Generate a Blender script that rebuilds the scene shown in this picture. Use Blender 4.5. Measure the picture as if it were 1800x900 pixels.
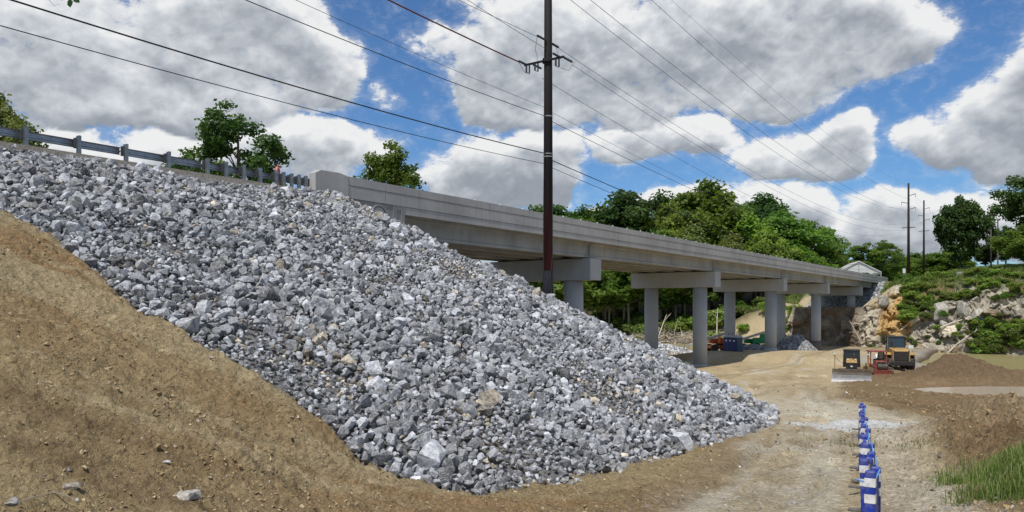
import bpy, bmesh, math, random
import numpy as np
from mathutils import Vector, Matrix

for o in list(bpy.data.objects): bpy.data.objects.remove(o)
scene = bpy.context.scene
COL = scene.collection
R = math.radians
rng = np.random.default_rng(7)
random.seed(7)

# ------------------------------------------------------------------ camera
F, CX, HY, CZ = 1300.0, 900.0, 537.0, 7.1          # focal length (px of an 1800 px wide picture), centre, horizon row, eye height
cam = bpy.data.cameras.new('camera'); camo = bpy.data.objects.new('camera', cam); COL.objects.link(camo)
camo.location = (0, 0, CZ); camo.rotation_euler = (R(90), 0, 0)
cam.sensor_width = 36; cam.lens = 36 * F / 1800; cam.shift_y = (HY - 450) / 1800
cam.clip_start = 0.1; cam.clip_end = 12000
scene.camera = camo

# ------------------------------------------------------------------ light
SUN_ELEV, SUN_AZ = 61.0, 206.0                      # azimuth clockwise from +Y (the view direction)
sun = bpy.data.lights.new('sun', 'SUN'); suno = bpy.data.objects.new('sun', sun); COL.objects.link(suno)
sun.energy = 4.2; sun.angle = R(0.6); sun.color = (1.0, 0.955, 0.89)
sdir = Vector((math.sin(R(SUN_AZ)) * math.cos(R(SUN_ELEV)), math.cos(R(SUN_AZ)) * math.cos(R(SUN_ELEV)), math.sin(R(SUN_ELEV))))
suno.rotation_euler = sdir.to_track_quat('Z', 'Y').to_euler()
suno.location = (0, 0, 60)
scene.view_settings.view_transform = 'Standard'; scene.view_settings.look = 'None'
scene.view_settings.exposure = 0.0; scene.view_settings.gamma = 1.0
scene.view_settings.use_curve_mapping = False
scene.render.engine = 'CYCLES'
scene.cycles.use_denoising = True
scene.cycles.max_bounces = 6; scene.cycles.transparent_max_bounces = 6
scene.cycles.sample_clamp_indirect = 4

# ------------------------------------------------------------------ node helpers
class NT:
    def __init__(s, tree): s.t = tree; s.n = tree.nodes; s.l = tree.links
    def new(s, kind, **kw):
        nd = s.n.new(kind)
        for k, v in kw.items(): setattr(nd, k, v)
        return nd
    def put(s, sock, v):
        if isinstance(v, bpy.types.NodeSocket): s.l.new(v, sock)
        elif v is not None:
            try: sock.default_value = v
            except Exception: sock.default_value = (*v, 1.0)
    def math(s, op, a, b=None, c=None, clamp=False):
        nd = s.new('ShaderNodeMath', operation=op); nd.use_clamp = clamp
        for i, v in enumerate((a, b, c)): s.put(nd.inputs[i], v)
        return nd.outputs[0]
    def vmath(s, op, a, b=None, scale=None):
        nd = s.new('ShaderNodeVectorMath', operation=op)
        s.put(nd.inputs[0], a); s.put(nd.inputs[1], b)
        if scale is not None: s.put(nd.inputs[3], scale)
        return nd.outputs['Value'] if op in ('DOT_PRODUCT', 'LENGTH', 'DISTANCE') else nd.outputs[0]
    def smooth(s, v, a, b, lo=0.0, hi=1.0, kind='SMOOTHSTEP'):
        nd = s.new('ShaderNodeMapRange', interpolation_type=kind)
        s.put(nd.inputs[0], v); s.put(nd.inputs[1], a); s.put(nd.inputs[2], b); s.put(nd.inputs[3], lo); s.put(nd.inputs[4], hi)
        return nd.outputs[0]
    def noise(s, vec, scale, detail=4, rough=0.55, dist=0.0, out='Fac', lac=2.0):
        nd = s.new('ShaderNodeTexNoise'); s.put(nd.inputs['Vector'], vec)
        nd.inputs['Scale'].default_value = scale; nd.inputs['Detail'].default_value = detail
        nd.inputs['Roughness'].default_value = rough; nd.inputs['Distortion'].default_value = dist
        nd.inputs['Lacunarity'].default_value = lac
        return nd.outputs[out]
    def voro(s, vec, scale, feature='F1', out='Distance', rand=1.0):
        nd = s.new('ShaderNodeTexVoronoi', feature=feature); s.put(nd.inputs['Vector'], vec)
        nd.inputs['Scale'].default_value = scale; nd.inputs['Randomness'].default_value = rand
        return nd.outputs[out]
    def mix(s, fac, a, b, mode='MIX'):
        nd = s.new('ShaderNodeMix', data_type='RGBA', blend_type=mode)
        s.put(nd.inputs[0], fac); s.put(nd.inputs[6], a if not isinstance(a, tuple) else (*a[:3], 1)); s.put(nd.inputs[7], b if not isinstance(b, tuple) else (*b[:3], 1))
        return nd.outputs[2]
    def ramp(s, fac, stops, interp='LINEAR'):
        nd = s.new('ShaderNodeValToRGB'); s.put(nd.inputs[0], fac); cr = nd.color_ramp; cr.interpolation = interp
        while len(cr.elements) > 1: cr.elements.remove(cr.elements[-1])
        for i, (p, c) in enumerate(stops):
            e = cr.elements[0] if i == 0 else cr.elements.new(p)
            e.position = p; e.color = (*c, 1) if len(c) == 3 else c
        return nd.outputs[0]
    def mapping(s, vec, scale=(1, 1, 1), rot=(0, 0, 0), loc=(0, 0, 0)):
        nd = s.new('ShaderNodeMapping'); s.put(nd.inputs[0], vec)
        nd.inputs[1].default_value = loc; nd.inputs[2].default_value = rot; nd.inputs[3].default_value = scale
        return nd.outputs[0]
    def bump(s, h, strength=0.5, dist=0.05, normal=None):
        nd = s.new('ShaderNodeBump'); nd.inputs['Strength'].default_value = strength; nd.inputs['Distance'].default_value = dist
        s.put(nd.inputs['Height'], h)
        if normal is not None: s.put(nd.inputs['Normal'], normal)
        return nd.outputs[0]

# ------------------------------------------------------------------ world: Nishita sky (the cumulus layer is the dome named sky, further down)
world = bpy.data.worlds.new('World'); scene.world = world; world.use_nodes = True
wt = NT(world.node_tree); wt.n.clear()
SKY_STRENGTH = 0.10
sky = wt.new('ShaderNodeTexSky', sky_type='NISHITA'); sky.sun_disc = False
sky.sun_elevation = R(SUN_ELEV); sky.sun_rotation = R(SUN_AZ); sky.altitude = 300; sky.air_density = 1.0; sky.dust_density = .6; sky.ozone_density = 2.5
skyc = wt.mix(1.0, sky.outputs[0], (0.60, 0.88, 1.15), 'MULTIPLY')
bg = wt.new('ShaderNodeBackground'); bg.inputs[1].default_value = SKY_STRENGTH
wt.l.new(skyc, bg.inputs[0])
wo = wt.new('ShaderNodeOutputWorld'); wt.l.new(bg.outputs[0], wo.inputs[0])
world.cycles.sampling_method = 'MANUAL'; world.cycles.sample_map_resolution = 512

# ------------------------------------------------------------------ materials
MATS = {}
def mat_base(name):
    m = bpy.data.materials.new(name); m.use_nodes = True
    t = NT(m.node_tree); t.n.clear()
    out = t.new('ShaderNodeOutputMaterial'); b = t.new('ShaderNodeBsdfPrincipled')
    t.l.new(b.outputs[0], out.inputs[0]); b.inputs['Specular IOR Level'].default_value = .35
    return m, t, b, out
def pmat(name, col, rough=.6, metal=0.0, var=.25, scale=3.0, bump=0.15, dirt=None, dirt_amt=.35, spec=None):
    """painted / moulded surface with uneven tone, fine relief and optional dust"""
    if name in MATS: return MATS[name]
    m, t, b, out = mat_base(name)
    tcn = t.new('ShaderNodeTexCoord').outputs['Object']
    n = t.noise(tcn, scale, 6, .6); n2 = t.noise(tcn, scale * 9, 3, .6)
    c = t.mix(t.smooth(n, .25, .75), tuple(x * (1 - var) for x in col), tuple(min(1, x * (1 + var)) for x in col))
    if dirt: c = t.mix(t.math('MULTIPLY', t.smooth(t.noise(tcn, scale * 2.1, 6, .65), .42, .68), dirt_amt), c, dirt)
    t.put(b.inputs['Base Color'], c)
    t.put(b.inputs['Roughness'], t.math('ADD', rough - .1, t.math('MULTIPLY', n2, .2)))
    b.inputs['Metallic'].default_value = metal
    if spec is not None: b.inputs['Specular IOR Level'].default_value = spec
    if bump: t.put(b.inputs['Normal'], t.bump(t.math('ADD', n, t.math('MULTIPLY', n2, .4)), bump, .02))
    MATS[name] = m; return m
def concrete(name, col, streak=.3, stain=.25, scale=1.0):
    m, t, b, out = mat_base(name)
    geo = t.new('ShaderNodeNewGeometry').outputs['Position']
    big = t.noise(geo, .35 * scale, 5, .6)
    st = t.noise(t.mapping(geo, (3.2, 3.2, .22)), 1.0 * scale, 5, .65)
    fine = t.noise(geo, 14, 4, .65)
    c = t.mix(t.smooth(big, .3, .7), tuple(x * (1 - stain) for x in col), tuple(x * (1 + stain * .6) for x in col))
    c = t.mix(t.math('MULTIPLY', t.smooth(st, .5, .75), streak), c, tuple(x * .45 for x in col))
    c = t.mix(t.math('MULTIPLY', t.smooth(st, .5, .22), streak * .6), c, tuple(min(1, x * 1.45) for x in col))
    c = t.mix(t.math('MULTIPLY', t.smooth(fine, .35, .7), .22), c, tuple(x * .7 for x in col))
    t.put(b.inputs['Base Color'], c); b.inputs['Roughness'].default_value = .85
    t.put(b.inputs['Normal'], t.bump(t.math('ADD', fine, st), .12, .015))
    MATS[name] = m; return m
def glassy(name, col=(.03, .045, .06)):
    m, t, b, out = mat_base(name)
    tcn = t.new('ShaderNodeTexCoord').outputs['Object']
    t.put(b.inputs['Base Color'], t.mix(t.noise(tcn, 4, 3), col, tuple(x * 1.8 for x in col)))
    b.inputs['Roughness'].default_value = .08; b.inputs['Specular IOR Level'].default_value = .7
    MATS[name] = m; return m
def attr_color(t, name='col'):
    a = t.new('ShaderNodeAttribute'); a.attribute_name = name; return a.outputs['Color']

concrete('conc_parapet', (.45, .44, .42), .38, .16)
concrete('conc_girder', (.38, .385, .375), .48, .22)
concrete('conc_pier', (.44, .455, .46), .18, .10)
concrete('conc_wing', (.30, .295, .28), .3, .2)
concrete('conc_shaft', (.20, .16, .13), .4, .3)
pmat('asphalt', (.055, .055, .056), .9, 0, .3, 2, .3)
pmat('galv_post', (.30, .32, .335), .45, .75, .25, 5, .1)
pmat('galv_rail', (.42, .44, .46), .4, .75, .2, 4, .1)
pmat('blockout', (.035, .037, .04), .7, 0, .3, 5, .1)
pmat('cat_yellow', (.40, .245, .06), .6, 0, .25, 3, .10, (.27, .20, .125), .85)
pmat('machine_black', (.018, .018, .02), .5, 0, .3, 4, .1, (.14, .11, .08), .35)
pmat('machine_red', (.24, .045, .035), .55, 0, .25, 4, .1, (.26, .19, .13), .5)
pmat('orange_paint', (.62, .14, .03), .5, 0, .2, 4, .08, (.35, .27, .19), .3)
pmat('green_paint', (.015, .25, .095), .42, 0, .2, 3, .08)
pmat('steel_worn', (.40, .39, .37), .42, .55, .25, 3, .15, (.28, .22, .15), .55)
pmat('steel_dark', (.06, .055, .05), .6, .3, .3, 4, .2, (.20, .15, .10), .55)
pmat('track_mud', (.11, .085, .06), .85, 0, .35, 5, .3, (.26, .19, .12), .6)
pmat('rubber', (.022, .022, .022), .85, 0, .3, 5, .2, (.22, .17, .11), .5)
pmat('rust', (.30, .10, .035), .8, .1, .35, 3, .25, (.12, .05, .03), .5)
pmat('white_paint', (.74, .74, .72), .5, 0, .08, 3, .05)
pmat('boom_grey', (.50, .49, .45), .5, .1, .15, 3, .08)
pmat('porta_blue', (.012, .022, .13), .42, 0, .2, 3, .06)
pmat('porta_slate', (.045, .075, .12), .5, 0, .15, 3, .06)
pmat('porta_roof', (.42, .44, .46), .5, 0, .1, 3, .06)
pmat('barrier_blue', (.007, .030, .27), .5, 0, .2, 3, .08, (.22, .20, .18), .40)
pmat('barrier_white', (.62, .62, .61), .5, 0, .12, 6, .05, (.35, .30, .24), .55)
pmat('barrier_foot', (.13, .12, .11), .8, 0, .25, 6, .2, (.30, .25, .18), .5)
pmat('rope_blue', (.10, .28, .62), .7, 0, .15, 9, .1)
pmat('wood_pole', (.16, .12, .085), .85, 0, .3, 6, .3)
pmat('sleeve_black', (.008, .009, .014), .9, 0, .3, 3, .1)
pmat('wire_black', (.012, .012, .013), .6, 0, .2, 3, 0)
pmat('wire_grey', (.07, .075, .08), .5, .4, .2, 3, 0)
pmat('wire_red', (.12, .025, .02), .6, 0, .3, 3, 0)
pmat('insulator', (.05, .052, .06), .35, 0, .2, 9, 0)
pmat('bark', (.12, .095, .07), .9, 0, .35, 5, .4)
pmat('bark_pale', (.26, .225, .18), .9, 0, .3, 4, .35)
pmat('deadwood', (.33, .28, .22), .9, 0, .35, 2, .35)
pmat('deadwood_pale', (.52, .46, .37), .85, 0, .25, 2, .3)
pmat('skin', (.42, .22, .15), .55, 0, .08, 8, .03)
pmat('hair', (.012, .009, .008), .6, 0, .2, 20, .2)
pmat('pink_cloth', (.72, .20, .19), .85, 0, .12, 10, .15)
glassy('cab_glass', (.010, .014, .018))
glassy('cab_glass_blue', (.014, .024, .036))

def steel_pole_material():
    """weathering steel: near black above, brick-red where the patina is young, near the base"""
    m, t, b, out = mat_base('weathering_steel')
    tcn = t.new('ShaderNodeTexCoord').outputs['Object']
    s = t.new('ShaderNodeSeparateXYZ'); t.put(s.inputs[0], tcn)
    h = t.math('ADD', s.outputs[2], t.math('MULTIPLY', t.math('SUBTRACT', t.noise(tcn, 1.1, 5), .5), 2.2))
    c = t.ramp(t.smooth(h, 1.4, 8.0, kind='LINEAR'), [(0, (.125, .028, .018)), (.45, (.085, .022, .016)), (.8, (.030, .015, .013)), (1, (.018, .0125, .0115))])
    c = t.mix(t.smooth(t.noise(t.mapping(tcn, (8, 8, .4)), 2, 5, .6), .45, .75, 0, .5), c, (.010, .009, .009))
    t.put(b.inputs['Base Color'], c); b.inputs['Roughness'].default_value = .75
    MATS['weathering_steel'] = m
steel_pole_material()

def leaf_material(name, dark, light, trans=.35):
    m = bpy.data.materials.new(name); m.use_nodes = True; t = NT(m.node_tree); t.n.clear()
    out = t.new('ShaderNodeOutputMaterial')
    a = t.new('ShaderNodeAttribute'); a.attribute_name = 'tone'
    oi = t.new('ShaderNodeObjectInfo')
    c = t.mix(a.outputs['Fac'], dark, light)
    hs = t.new('ShaderNodeHueSaturation'); t.put(hs.inputs['Color'], c)
    t.put(hs.inputs['Hue'], t.smooth(oi.outputs['Random'], 0, 1, .485, .515, 'LINEAR')); t.put(hs.inputs['Value'], t.smooth(oi.outputs['Random'], 0, 1, .78, 1.2, 'LINEAR'))
    d = t.new('ShaderNodeBsdfPrincipled'); t.put(d.inputs['Base Color'], hs.outputs[0]); d.inputs['Roughness'].default_value = .55; d.inputs['Specular IOR Level'].default_value = .25
    tr = t.new('ShaderNodeBsdfTranslucent'); t.put(tr.inputs[0], t.mix(1.0, hs.outputs[0], (1.35, 1.4, .55), 'MULTIPLY'))
    mx = t.new('ShaderNodeMixShader'); mx.inputs[0].default_value = trans
    t.l.new(d.outputs[0], mx.inputs[1]); t.l.new(tr.outputs[0], mx.inputs[2]); t.l.new(mx.outputs[0], out.inputs[0])
    MATS[name] = m; return m
leaf_material('leaf_mid', (.065, .135, .024), (.195, .285, .055), .45)
leaf_material('leaf_bright', (.105, .18, .028), (.30, .39, .08), .45)
leaf_material('leaf_dark', (.030, .072, .020), (.095, .155, .04), .40)
leaf_material('leaf_olive', (.075, .115, .028), (.22, .25, .07), .40)
leaf_material('grass_leaf', (.085, .14, .03), (.26, .32, .09))
leaf_material('straw', (.20, .17, .09), (.42, .36, .20), .2)

def vinyl():
    m, t, b, out = mat_base('white_vinyl'); tcn = t.new('ShaderNodeTexCoord').outputs['Object']
    c = t.mix(t.noise(tcn, 1.2, 4), (.84, .84, .81), (.90, .90, .87)); t.put(b.inputs['Base Color'], c)
    tr = t.new('ShaderNodeBsdfTranslucent'); t.put(tr.inputs[0], c); mx = t.new('ShaderNodeMixShader'); mx.inputs[0].default_value = .5
    t.l.new(b.outputs[0], mx.inputs[1]); t.l.new(tr.outputs[0], mx.inputs[2]); t.l.new(mx.outputs[0], out.inputs[0]); MATS['white_vinyl'] = m
vinyl()
def rock_tail(t, b, base):
    geo = t.new('ShaderNodeTexCoord').outputs['Object']
    n = t.noise(geo, 6.0, 6, .62); f = t.noise(geo, 30, 4, .65)
    vein = t.smooth(t.math('ABSOLUTE', t.math('SUBTRACT', t.noise(geo, 2.6, 5, .6, 1.2), .5)), .0, .035, 1, 0)
    c = t.mix(t.smooth(n, .28, .72), t.mix(1.0, base, (.52, .52, .54), 'MULTIPLY'), t.mix(1.0, base, (1.38, 1.37, 1.34), 'MULTIPLY'))
    c = t.mix(t.math('MULTIPLY', vein, .5), c, (.68, .675, .66))
    c = t.mix(t.math('MULTIPLY', t.smooth(f, .55, .75), .35), c, (.10, .10, .105))
    c = t.mix(t.math('MULTIPLY', t.smooth(t.noise(geo, .9, 5, .6), .56, .74), .38), c, (.36, .31, .23))
    t.put(b.inputs['Base Color'], c); b.inputs['Roughness'].default_value = .82
    h = t.math('ADD', t.math('MULTIPLY', n, 1.0), t.math('MULTIPLY', f, .45))
    t.put(b.inputs['Normal'], t.bump(h, .75, .07))
m, t, b, out = mat_base('clod'); geo = t.new('ShaderNodeNewGeometry').outputs['Position']; nn = t.noise(geo, 20, 4, .6)
t.put(b.inputs['Base Color'], t.mix(nn, t.mix(1.0, attr_color(t), (.75, .74, .72), 'MULTIPLY'), t.mix(1.0, attr_color(t), (1.2, 1.2, 1.2), 'MULTIPLY'))); b.inputs['Roughness'].default_value = .95; t.put(b.inputs['Normal'], t.bump(nn, .4, .03)); MATS['clod'] = m
m, t, b, out = mat_base('rock_mass'); rock_tail(t, b, attr_color(t)); MATS['rock_mass'] = m
m, t, b, out = mat_base('rock_single'); rock_tail(t, b, t.new('ShaderNodeObjectInfo').outputs['Color']); MATS['rock_single'] = m

# ------------------------------------------------------------------ mesh helpers
def link(o, parent=None):
    COL.objects.link(o)
    if parent is not None: o.parent = parent
    return o
def tag(o, label=None, cat=None, group=None, kind=None):
    if label: o['label'] = label
    if cat: o['category'] = cat
    if group: o['group'] = group
    if kind: o['kind'] = kind
    return o
def empty(name, loc=(0, 0, 0), rz=0.0, label=None, cat=None, group=None):
    o = bpy.data.objects.new(name, None); o.empty_display_size = .3
    o.location = loc; o.rotation_euler = (0, 0, rz); link(o); return tag(o, label, cat, group)
def np_mesh(name, verts, tris=None, quads=None, smooth=False):
    """mesh from numpy arrays: triangles and/or quads"""
    me = bpy.data.meshes.new(name); verts = np.asarray(verts, dtype=np.float32)
    parts = []; starts = []; n = 0
    for arr, k in ((tris, 3), (quads, 4)):
        if arr is None or len(arr) == 0: continue
        arr = np.asarray(arr, dtype=np.int32); parts.append(arr.ravel()); starts.append(n + np.arange(len(arr), dtype=np.int32) * k); n += arr.size
    loops = np.concatenate(parts); st = np.concatenate(starts)
    me.vertices.add(len(verts)); me.vertices.foreach_set('co', verts.ravel())
    me.loops.add(len(loops)); me.loops.foreach_set('vertex_index', loops)
    me.polygons.add(len(st)); me.polygons.foreach_set('loop_start', st)
    me.update(calc_edges=True)
    me.polygons.foreach_set('use_smooth', np.full(len(st), smooth)); me.validate()
    return me
def color_attr(me, cols, name='col'):
    a = me.attributes.new(name, 'FLOAT_COLOR', 'POINT'); c = np.ones((len(me.vertices), 4), np.float32); c[:, :3] = cols
    a.data.foreach_set('color', c.ravel())
def float_attr(me, vals, name='tone'):
    a = me.attributes.new(name, 'FLOAT', 'POINT'); a.data.foreach_set('value', np.asarray(vals, np.float32))
def mesh_obj(name, me, mat, parent=None):
    o = bpy.data.objects.new(name, me)
    if mat is not None: me.materials.append(MATS[mat] if isinstance(mat, str) else mat)
    return link(o, parent)

class MB:
    """collects shapes, builds ONE mesh object"""
    def __init__(s): s.v = []; s.f = []
    def add(s, vs, fs):
        k = len(s.v); s.v += [tuple(v) for v in vs]; s.f += [tuple(i + k for i in f) for f in fs]; return s
    def box(s, c, size, rot=None):
        hx, hy, hz_ = (q / 2 for q in size)
        vs = [Vector((x, y, z)) for x in (-hx, hx) for y in (-hy, hy) for z in (-hz_, hz_)]
        if rot is not None: vs = [rot @ v for v in vs]
        c = Vector(c)
        return s.add([v + c for v in vs], [(0, 1, 3, 2), (4, 6, 7, 5), (0, 4, 5, 1), (2, 3, 7, 6), (0, 2, 6, 4), (1, 5, 7, 3)])
    def bb(s, x0, x1, y0, y1, z0, z1): return s.box(((x0 + x1) / 2, (y0 + y1) / 2, (z0 + z1) / 2), (abs(x1 - x0), abs(y1 - y0), abs(z1 - z0)))
    def prism(s, poly, a0, a1, axis='x'):
        """2D polygon swept along an axis. axis x: poly=(y,z); y: poly=(x,z); z: poly=(x,y)"""
        def mk(p, a): return {'x': (a, p[0], p[1]), 'y': (p[0], a, p[1]), 'z': (p[0], p[1], a)}[axis]
        n = len(poly); vs = [mk(p, a0) for p in poly] + [mk(p, a1) for p in poly]
        fs = [tuple(range(n)), tuple(range(2 * n - 1, n - 1, -1))] + [(i, n + i, n + (i + 1) % n, (i + 1) % n) for i in range(n)]
        return s.add(vs, fs)
    def tube(s, pts, radii, seg=8, cap=True):
        pts = [Vector(p) for p in pts]
        if not hasattr(radii, '__len__'): radii = [radii] * len(pts)
        rings = []; up = None
        for i, p in enumerate(pts):
            d = (pts[min(i + 1, len(pts) - 1)] - pts[max(i - 1, 0)]).normalized()
            if up is None: up = d.orthogonal().normalized()
            up = (up - d * up.dot(d)); up = up.normalized() if up.length > 1e-6 else d.orthogonal().normalized()
            q = d.cross(up)
            rings.append([p + (up * math.cos(2 * math.pi * j / seg) + q * math.sin(2 * math.pi * j / seg)) * radii[i] for j in range(seg)])
        vs = [v for r in rings for v in r]; fs = []
        for i in range(len(pts) - 1):
            for j in range(seg):
                a, b_ = i * seg + j, i * seg + (j + 1) % seg
                fs.append((a, b_, b_ + seg, a + seg))
        if cap: fs += [tuple(range(seg - 1, -1, -1)), tuple((len(pts) - 1) * seg + j for j in range(seg))]
        return s.add(vs, fs)
    def lathe(s, prof, seg=20, c=(0, 0, 0), axis='z'):
        """profile of (radius, height) turned about an axis through c"""
        vs = []
        for r, h in prof:
            for j in range(seg):
                a = 2 * math.pi * j / seg; x, y = r * math.cos(a), r * math.sin(a)
                p = {'z': (x, y, h), 'x': (h, x, y), 'y': (y, h, x)}[axis]
                vs.append((p[0] + c[0], p[1] + c[1], p[2] + c[2]))
        fs = [(i * seg + j, i * seg + (j + 1) % seg, (i + 1) * seg + (j + 1) % seg, (i + 1) * seg + j) for i in range(len(prof) - 1) for j in range(seg)]
        fs += [tuple(range(seg - 1, -1, -1)), tuple((len(prof) - 1) * seg + j for j in range(seg))]
        return s.add(vs, fs)
    def mesh(s, name):
        me = bpy.data.meshes.new(name); me.from_pydata(s.v, [], s.f); me.update()
        bm = bmesh.new(); bm.from_mesh(me); bmesh.ops.recalc_face_normals(bm, faces=bm.faces); bm.to_mesh(me); bm.free(); return me
    def build(s, name, mat, parent=None, smooth=False, bevel=0.0):
        o = mesh_obj(name, s.mesh(name), mat, parent)
        if smooth:
            for p in o.data.polygons: p.use_smooth = len(p.vertices) < 5
        if bevel:
            bv = o.modifiers.new('bevel', 'BEVEL'); bv.width = bevel; bv.segments = 2; bv.limit_method = 'ANGLE'; bv.angle_limit = R(40)
        return o
def copy_tree(o, parent=None):
    c = o.copy(); link(c); c.parent = parent
    for ch in list(o.children): copy_tree(ch, c)
    return c

# ------------------------------------------------------------------ numpy noise
def _hash(ix, iy, seed):
    h = (ix * 374761393 + iy * 668265263 + seed * 2147483647) & 0xFFFFFFFF
    h = ((h ^ (h >> 13)) * 1274126177) & 0xFFFFFFFF
    return ((h ^ (h >> 16)) & 0xFFFF) / 65535.0
def vnoise(x, y, seed=0):
    x = np.asarray(x, float); y = np.asarray(y, float)
    ix = np.floor(x).astype(np.int64); iy = np.floor(y).astype(np.int64); fx = x - ix; fy = y - iy
    u = fx * fx * fx * (fx * (fx * 6 - 15) + 10); v = fy * fy * fy * (fy * (fy * 6 - 15) + 10)
    a = _hash(ix, iy, seed); b = _hash(ix + 1, iy, seed); c = _hash(ix, iy + 1, seed); d = _hash(ix + 1, iy + 1, seed)
    return (a * (1 - u) + b * u) * (1 - v) + (c * (1 - u) + d * u) * v
def fbm(x, y, oct=4, seed=0, gain=.5):
    s = 0; a = 1; tot = 0
    for i in range(oct):
        k = 2 ** i
        xr = x * (.8 * k) - y * (.6 * k); yr = x * (.6 * k) + y * (.8 * k)
        s = s + a * (vnoise(xr + 17 * i, yr - 9 * i, seed + i) - .5); tot += a; a *= gain
    return s / tot * 2      # about -1..1
def worley(x, y, seed=0):
    """distance to the nearest jittered cell point and that cell's random value"""
    ix = np.floor(x).astype(np.int64); iy = np.floor(y).astype(np.int64); best = np.full(np.shape(x), 9.0); val = np.zeros(np.shape(x))
    for dx in (-1, 0, 1):
        for dy in (-1, 0, 1):
            cx, cy = ix + dx, iy + dy; d = np.hypot(cx + _hash(cx, cy, seed) - x, cy + _hash(cx, cy, seed + 1) - y); m = d < best
            best = np.where(m, d, best); val = np.where(m, _hash(cx, cy, seed + 2), val)
    return best, val
def sstep(x, a, b):
    q = np.clip((np.asarray(x, float) - a) / (b - a), 0, 1); return q * q * (3 - 2 * q)
def smax(a, b, k): 
    h = np.clip(.5 + .5 * (a - b) / k, 0, 1); return b * (1 - h) + a * h + k * h * (1 - h)
# ------------------------------------------------------------------ cumulus layer: each cloud is a set of lobes (px, py, half width, half height, weight), far low ones first
CLOUDS = [
    [(1200, 425, 260, 26, .7), (700, 430, 300, 60, .8), (1040, 368, 70, 26, .8), (960, 372, 90, 34, .8), (1120, 352, 50, 24, .8)],
    [(1470, 430, 170, 42, .9), (1620, 372, 150, 52, 1.0), (1560, 350, 75, 34, .8), (1720, 345, 130, 34, .9), (1830, 372, 130, 70, 1.0), (1690, 430, 180, 40, .85)],
    [(1330, 350, 120, 40, .95), (1245, 355, 70, 28, .8), (1410, 345, 62, 34, .85), (1330, 395, 140, 30, .7), (1195, 350, 60, 24, .7)],
    [(1180, 268, 115, 34, .95), (1100, 270, 65, 28, .85), (1255, 250, 70, 40, .9), (1190, 235, 80, 28, .8)],
    [(1400, 265, 105, 46, 1.0), (1340, 275, 60, 36, .85), (1450, 222, 62, 34, .9), (1475, 280, 45, 34, .8), (1480, 205, 26, 14, .7)],
    [(860, 300, 150, 62, 1.0), (930, 262, 110, 48, .95), (800, 300, 75, 42, .85), (900, 350, 150, 36, .9), (990, 315, 60, 44, .8), (830, 245, 70, 40, .8)],
    [(30, 262, 180, 60, 1.0), (200, 262, 170, 66, 1.0), (330, 255, 120, 60, 1.0), (460, 262, 140, 58, 1.0), (590, 255, 110, 40, .95), (660, 258, 60, 34, .85), (560, 290, 130, 36, .85), (330, 320, 330, 50, .9), (100, 320, 300, 50, .9)],
    [(1720, 215, 120, 80, 1.0), (1620, 255, 85, 40, .95), (1790, 160, 90, 80, 1.0), (1780, 275, 140, 44, .95), (1870, 150, 110, 110, 1.0), (1690, 190, 60, 40, .8)],
    [(655, 163, 30, 30, .75), (640, 150, 18, 16, .6)],
    [(-80, 60, 260, 150, 1.0), (130, 30, 220, 120, 1.0), (360, 60, 190, 110, 1.0), (500, 75, 110, 80, .95), (555, 130, 60, 55, .8), (120, 150, 260, 70, .95), (370, 160, 200, 60, .9), (430, 0, 130, 60, .9), (250, 200, 200, 34, .7)],
    [(745, 70, 60, 38, .8), (900, 20, 150, 100, 1.0), (880, 130, 110, 70, .95), (1060, 80, 200, 120, 1.0), (1280, 60, 200, 120, 1.0), (1450, 60, 150, 90, 1.0), (1585, 55, 75, 42, .95), (1540, 105, 80, 42, .9), (1200, 165, 240, 52, .95), (1010, 190, 190, 48, .95), (1400, 150, 120, 44, .85), (830, 190, 60, 30, .75), (1330, -40, 260, 80, 1.0)],
]
def px_azel(x, y):
    az = np.degrees(np.arctan((x - CX) / F)); return az, np.degrees(np.arctan((HY - y) / F * np.cos(np.radians(az))))
def shifted(G, ja, je):
    h, w = G.shape; return np.pad(G, ((0, je), (0, ja)), mode='edge')[je:je + h, ja:ja + w]
def lobe_field(AZ, EL, lobes, seed):
    x = AZ / 10.0; y = EL / 10.0 * 1.35
    wx = fbm(x * 1.1, y * 1.1, 4, 201 + seed); wy = fbm(x * 1.1 + 7, y * 1.1 - 3, 4, 211 + seed)
    if lobes is None:      # the sky out of the picture: wherever broad noise puts clouds
        away = np.maximum(sstep(np.abs(AZ), 37, 44), sstep(EL, 25, 31))
        best = sstep(fbm(x * .40, y * .40, 3, 231), -.10, .36) * sstep(EL, 0, 6) * away * 1.15 * sstep(np.hypot(((AZ - SUN_AZ + 180) % 360 - 180) * .5, EL - SUN_ELEV), 9, 22)
    else:
        az = AZ + wx * 3.2; el = EL + wy * 2.0; best = np.zeros_like(AZ)
        for (px, py, rx, ry, g) in lobes:
            a, e = px_azel(px, py); ra = (px_azel(px + rx, py)[0] - px_azel(px - rx, py)[0]) / 2; re = (px_azel(px, py - ry)[1] - px_azel(px, py + ry)[1]) / 2
            up = np.where(el > e, 1.0, 1.0)
            b = g * (1 - sstep(np.hypot((az - a) / ra, (el - e) / re * up), .25, 1.5)); best = best + b * (1 - .75 * np.clip(best, 0, 1.2))
    bil = 0; a_ = 1.0; tot = 0
    for i, fr in enumerate((2.2, 4.6, 9.4, 19.0)):
        q = vnoise(x * fr * .8 - y * fr * .6 + wx * .9 + 31 * i, x * fr * .6 + y * fr * .8 + wy * .9 - 11 * i, 240 + i + seed)
        bil = bil + a_ * (.5 - np.abs(2 * q - 1)); tot += a_; a_ *= .62
    nz = bil / tot * .62 + fbm(x * 2.4, y * 2.4, 6, 261 + seed, .6) * .95
    return best * 1.10 + nz * (.30 + .70 * sstep(best, 0, .45)) - .46
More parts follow.
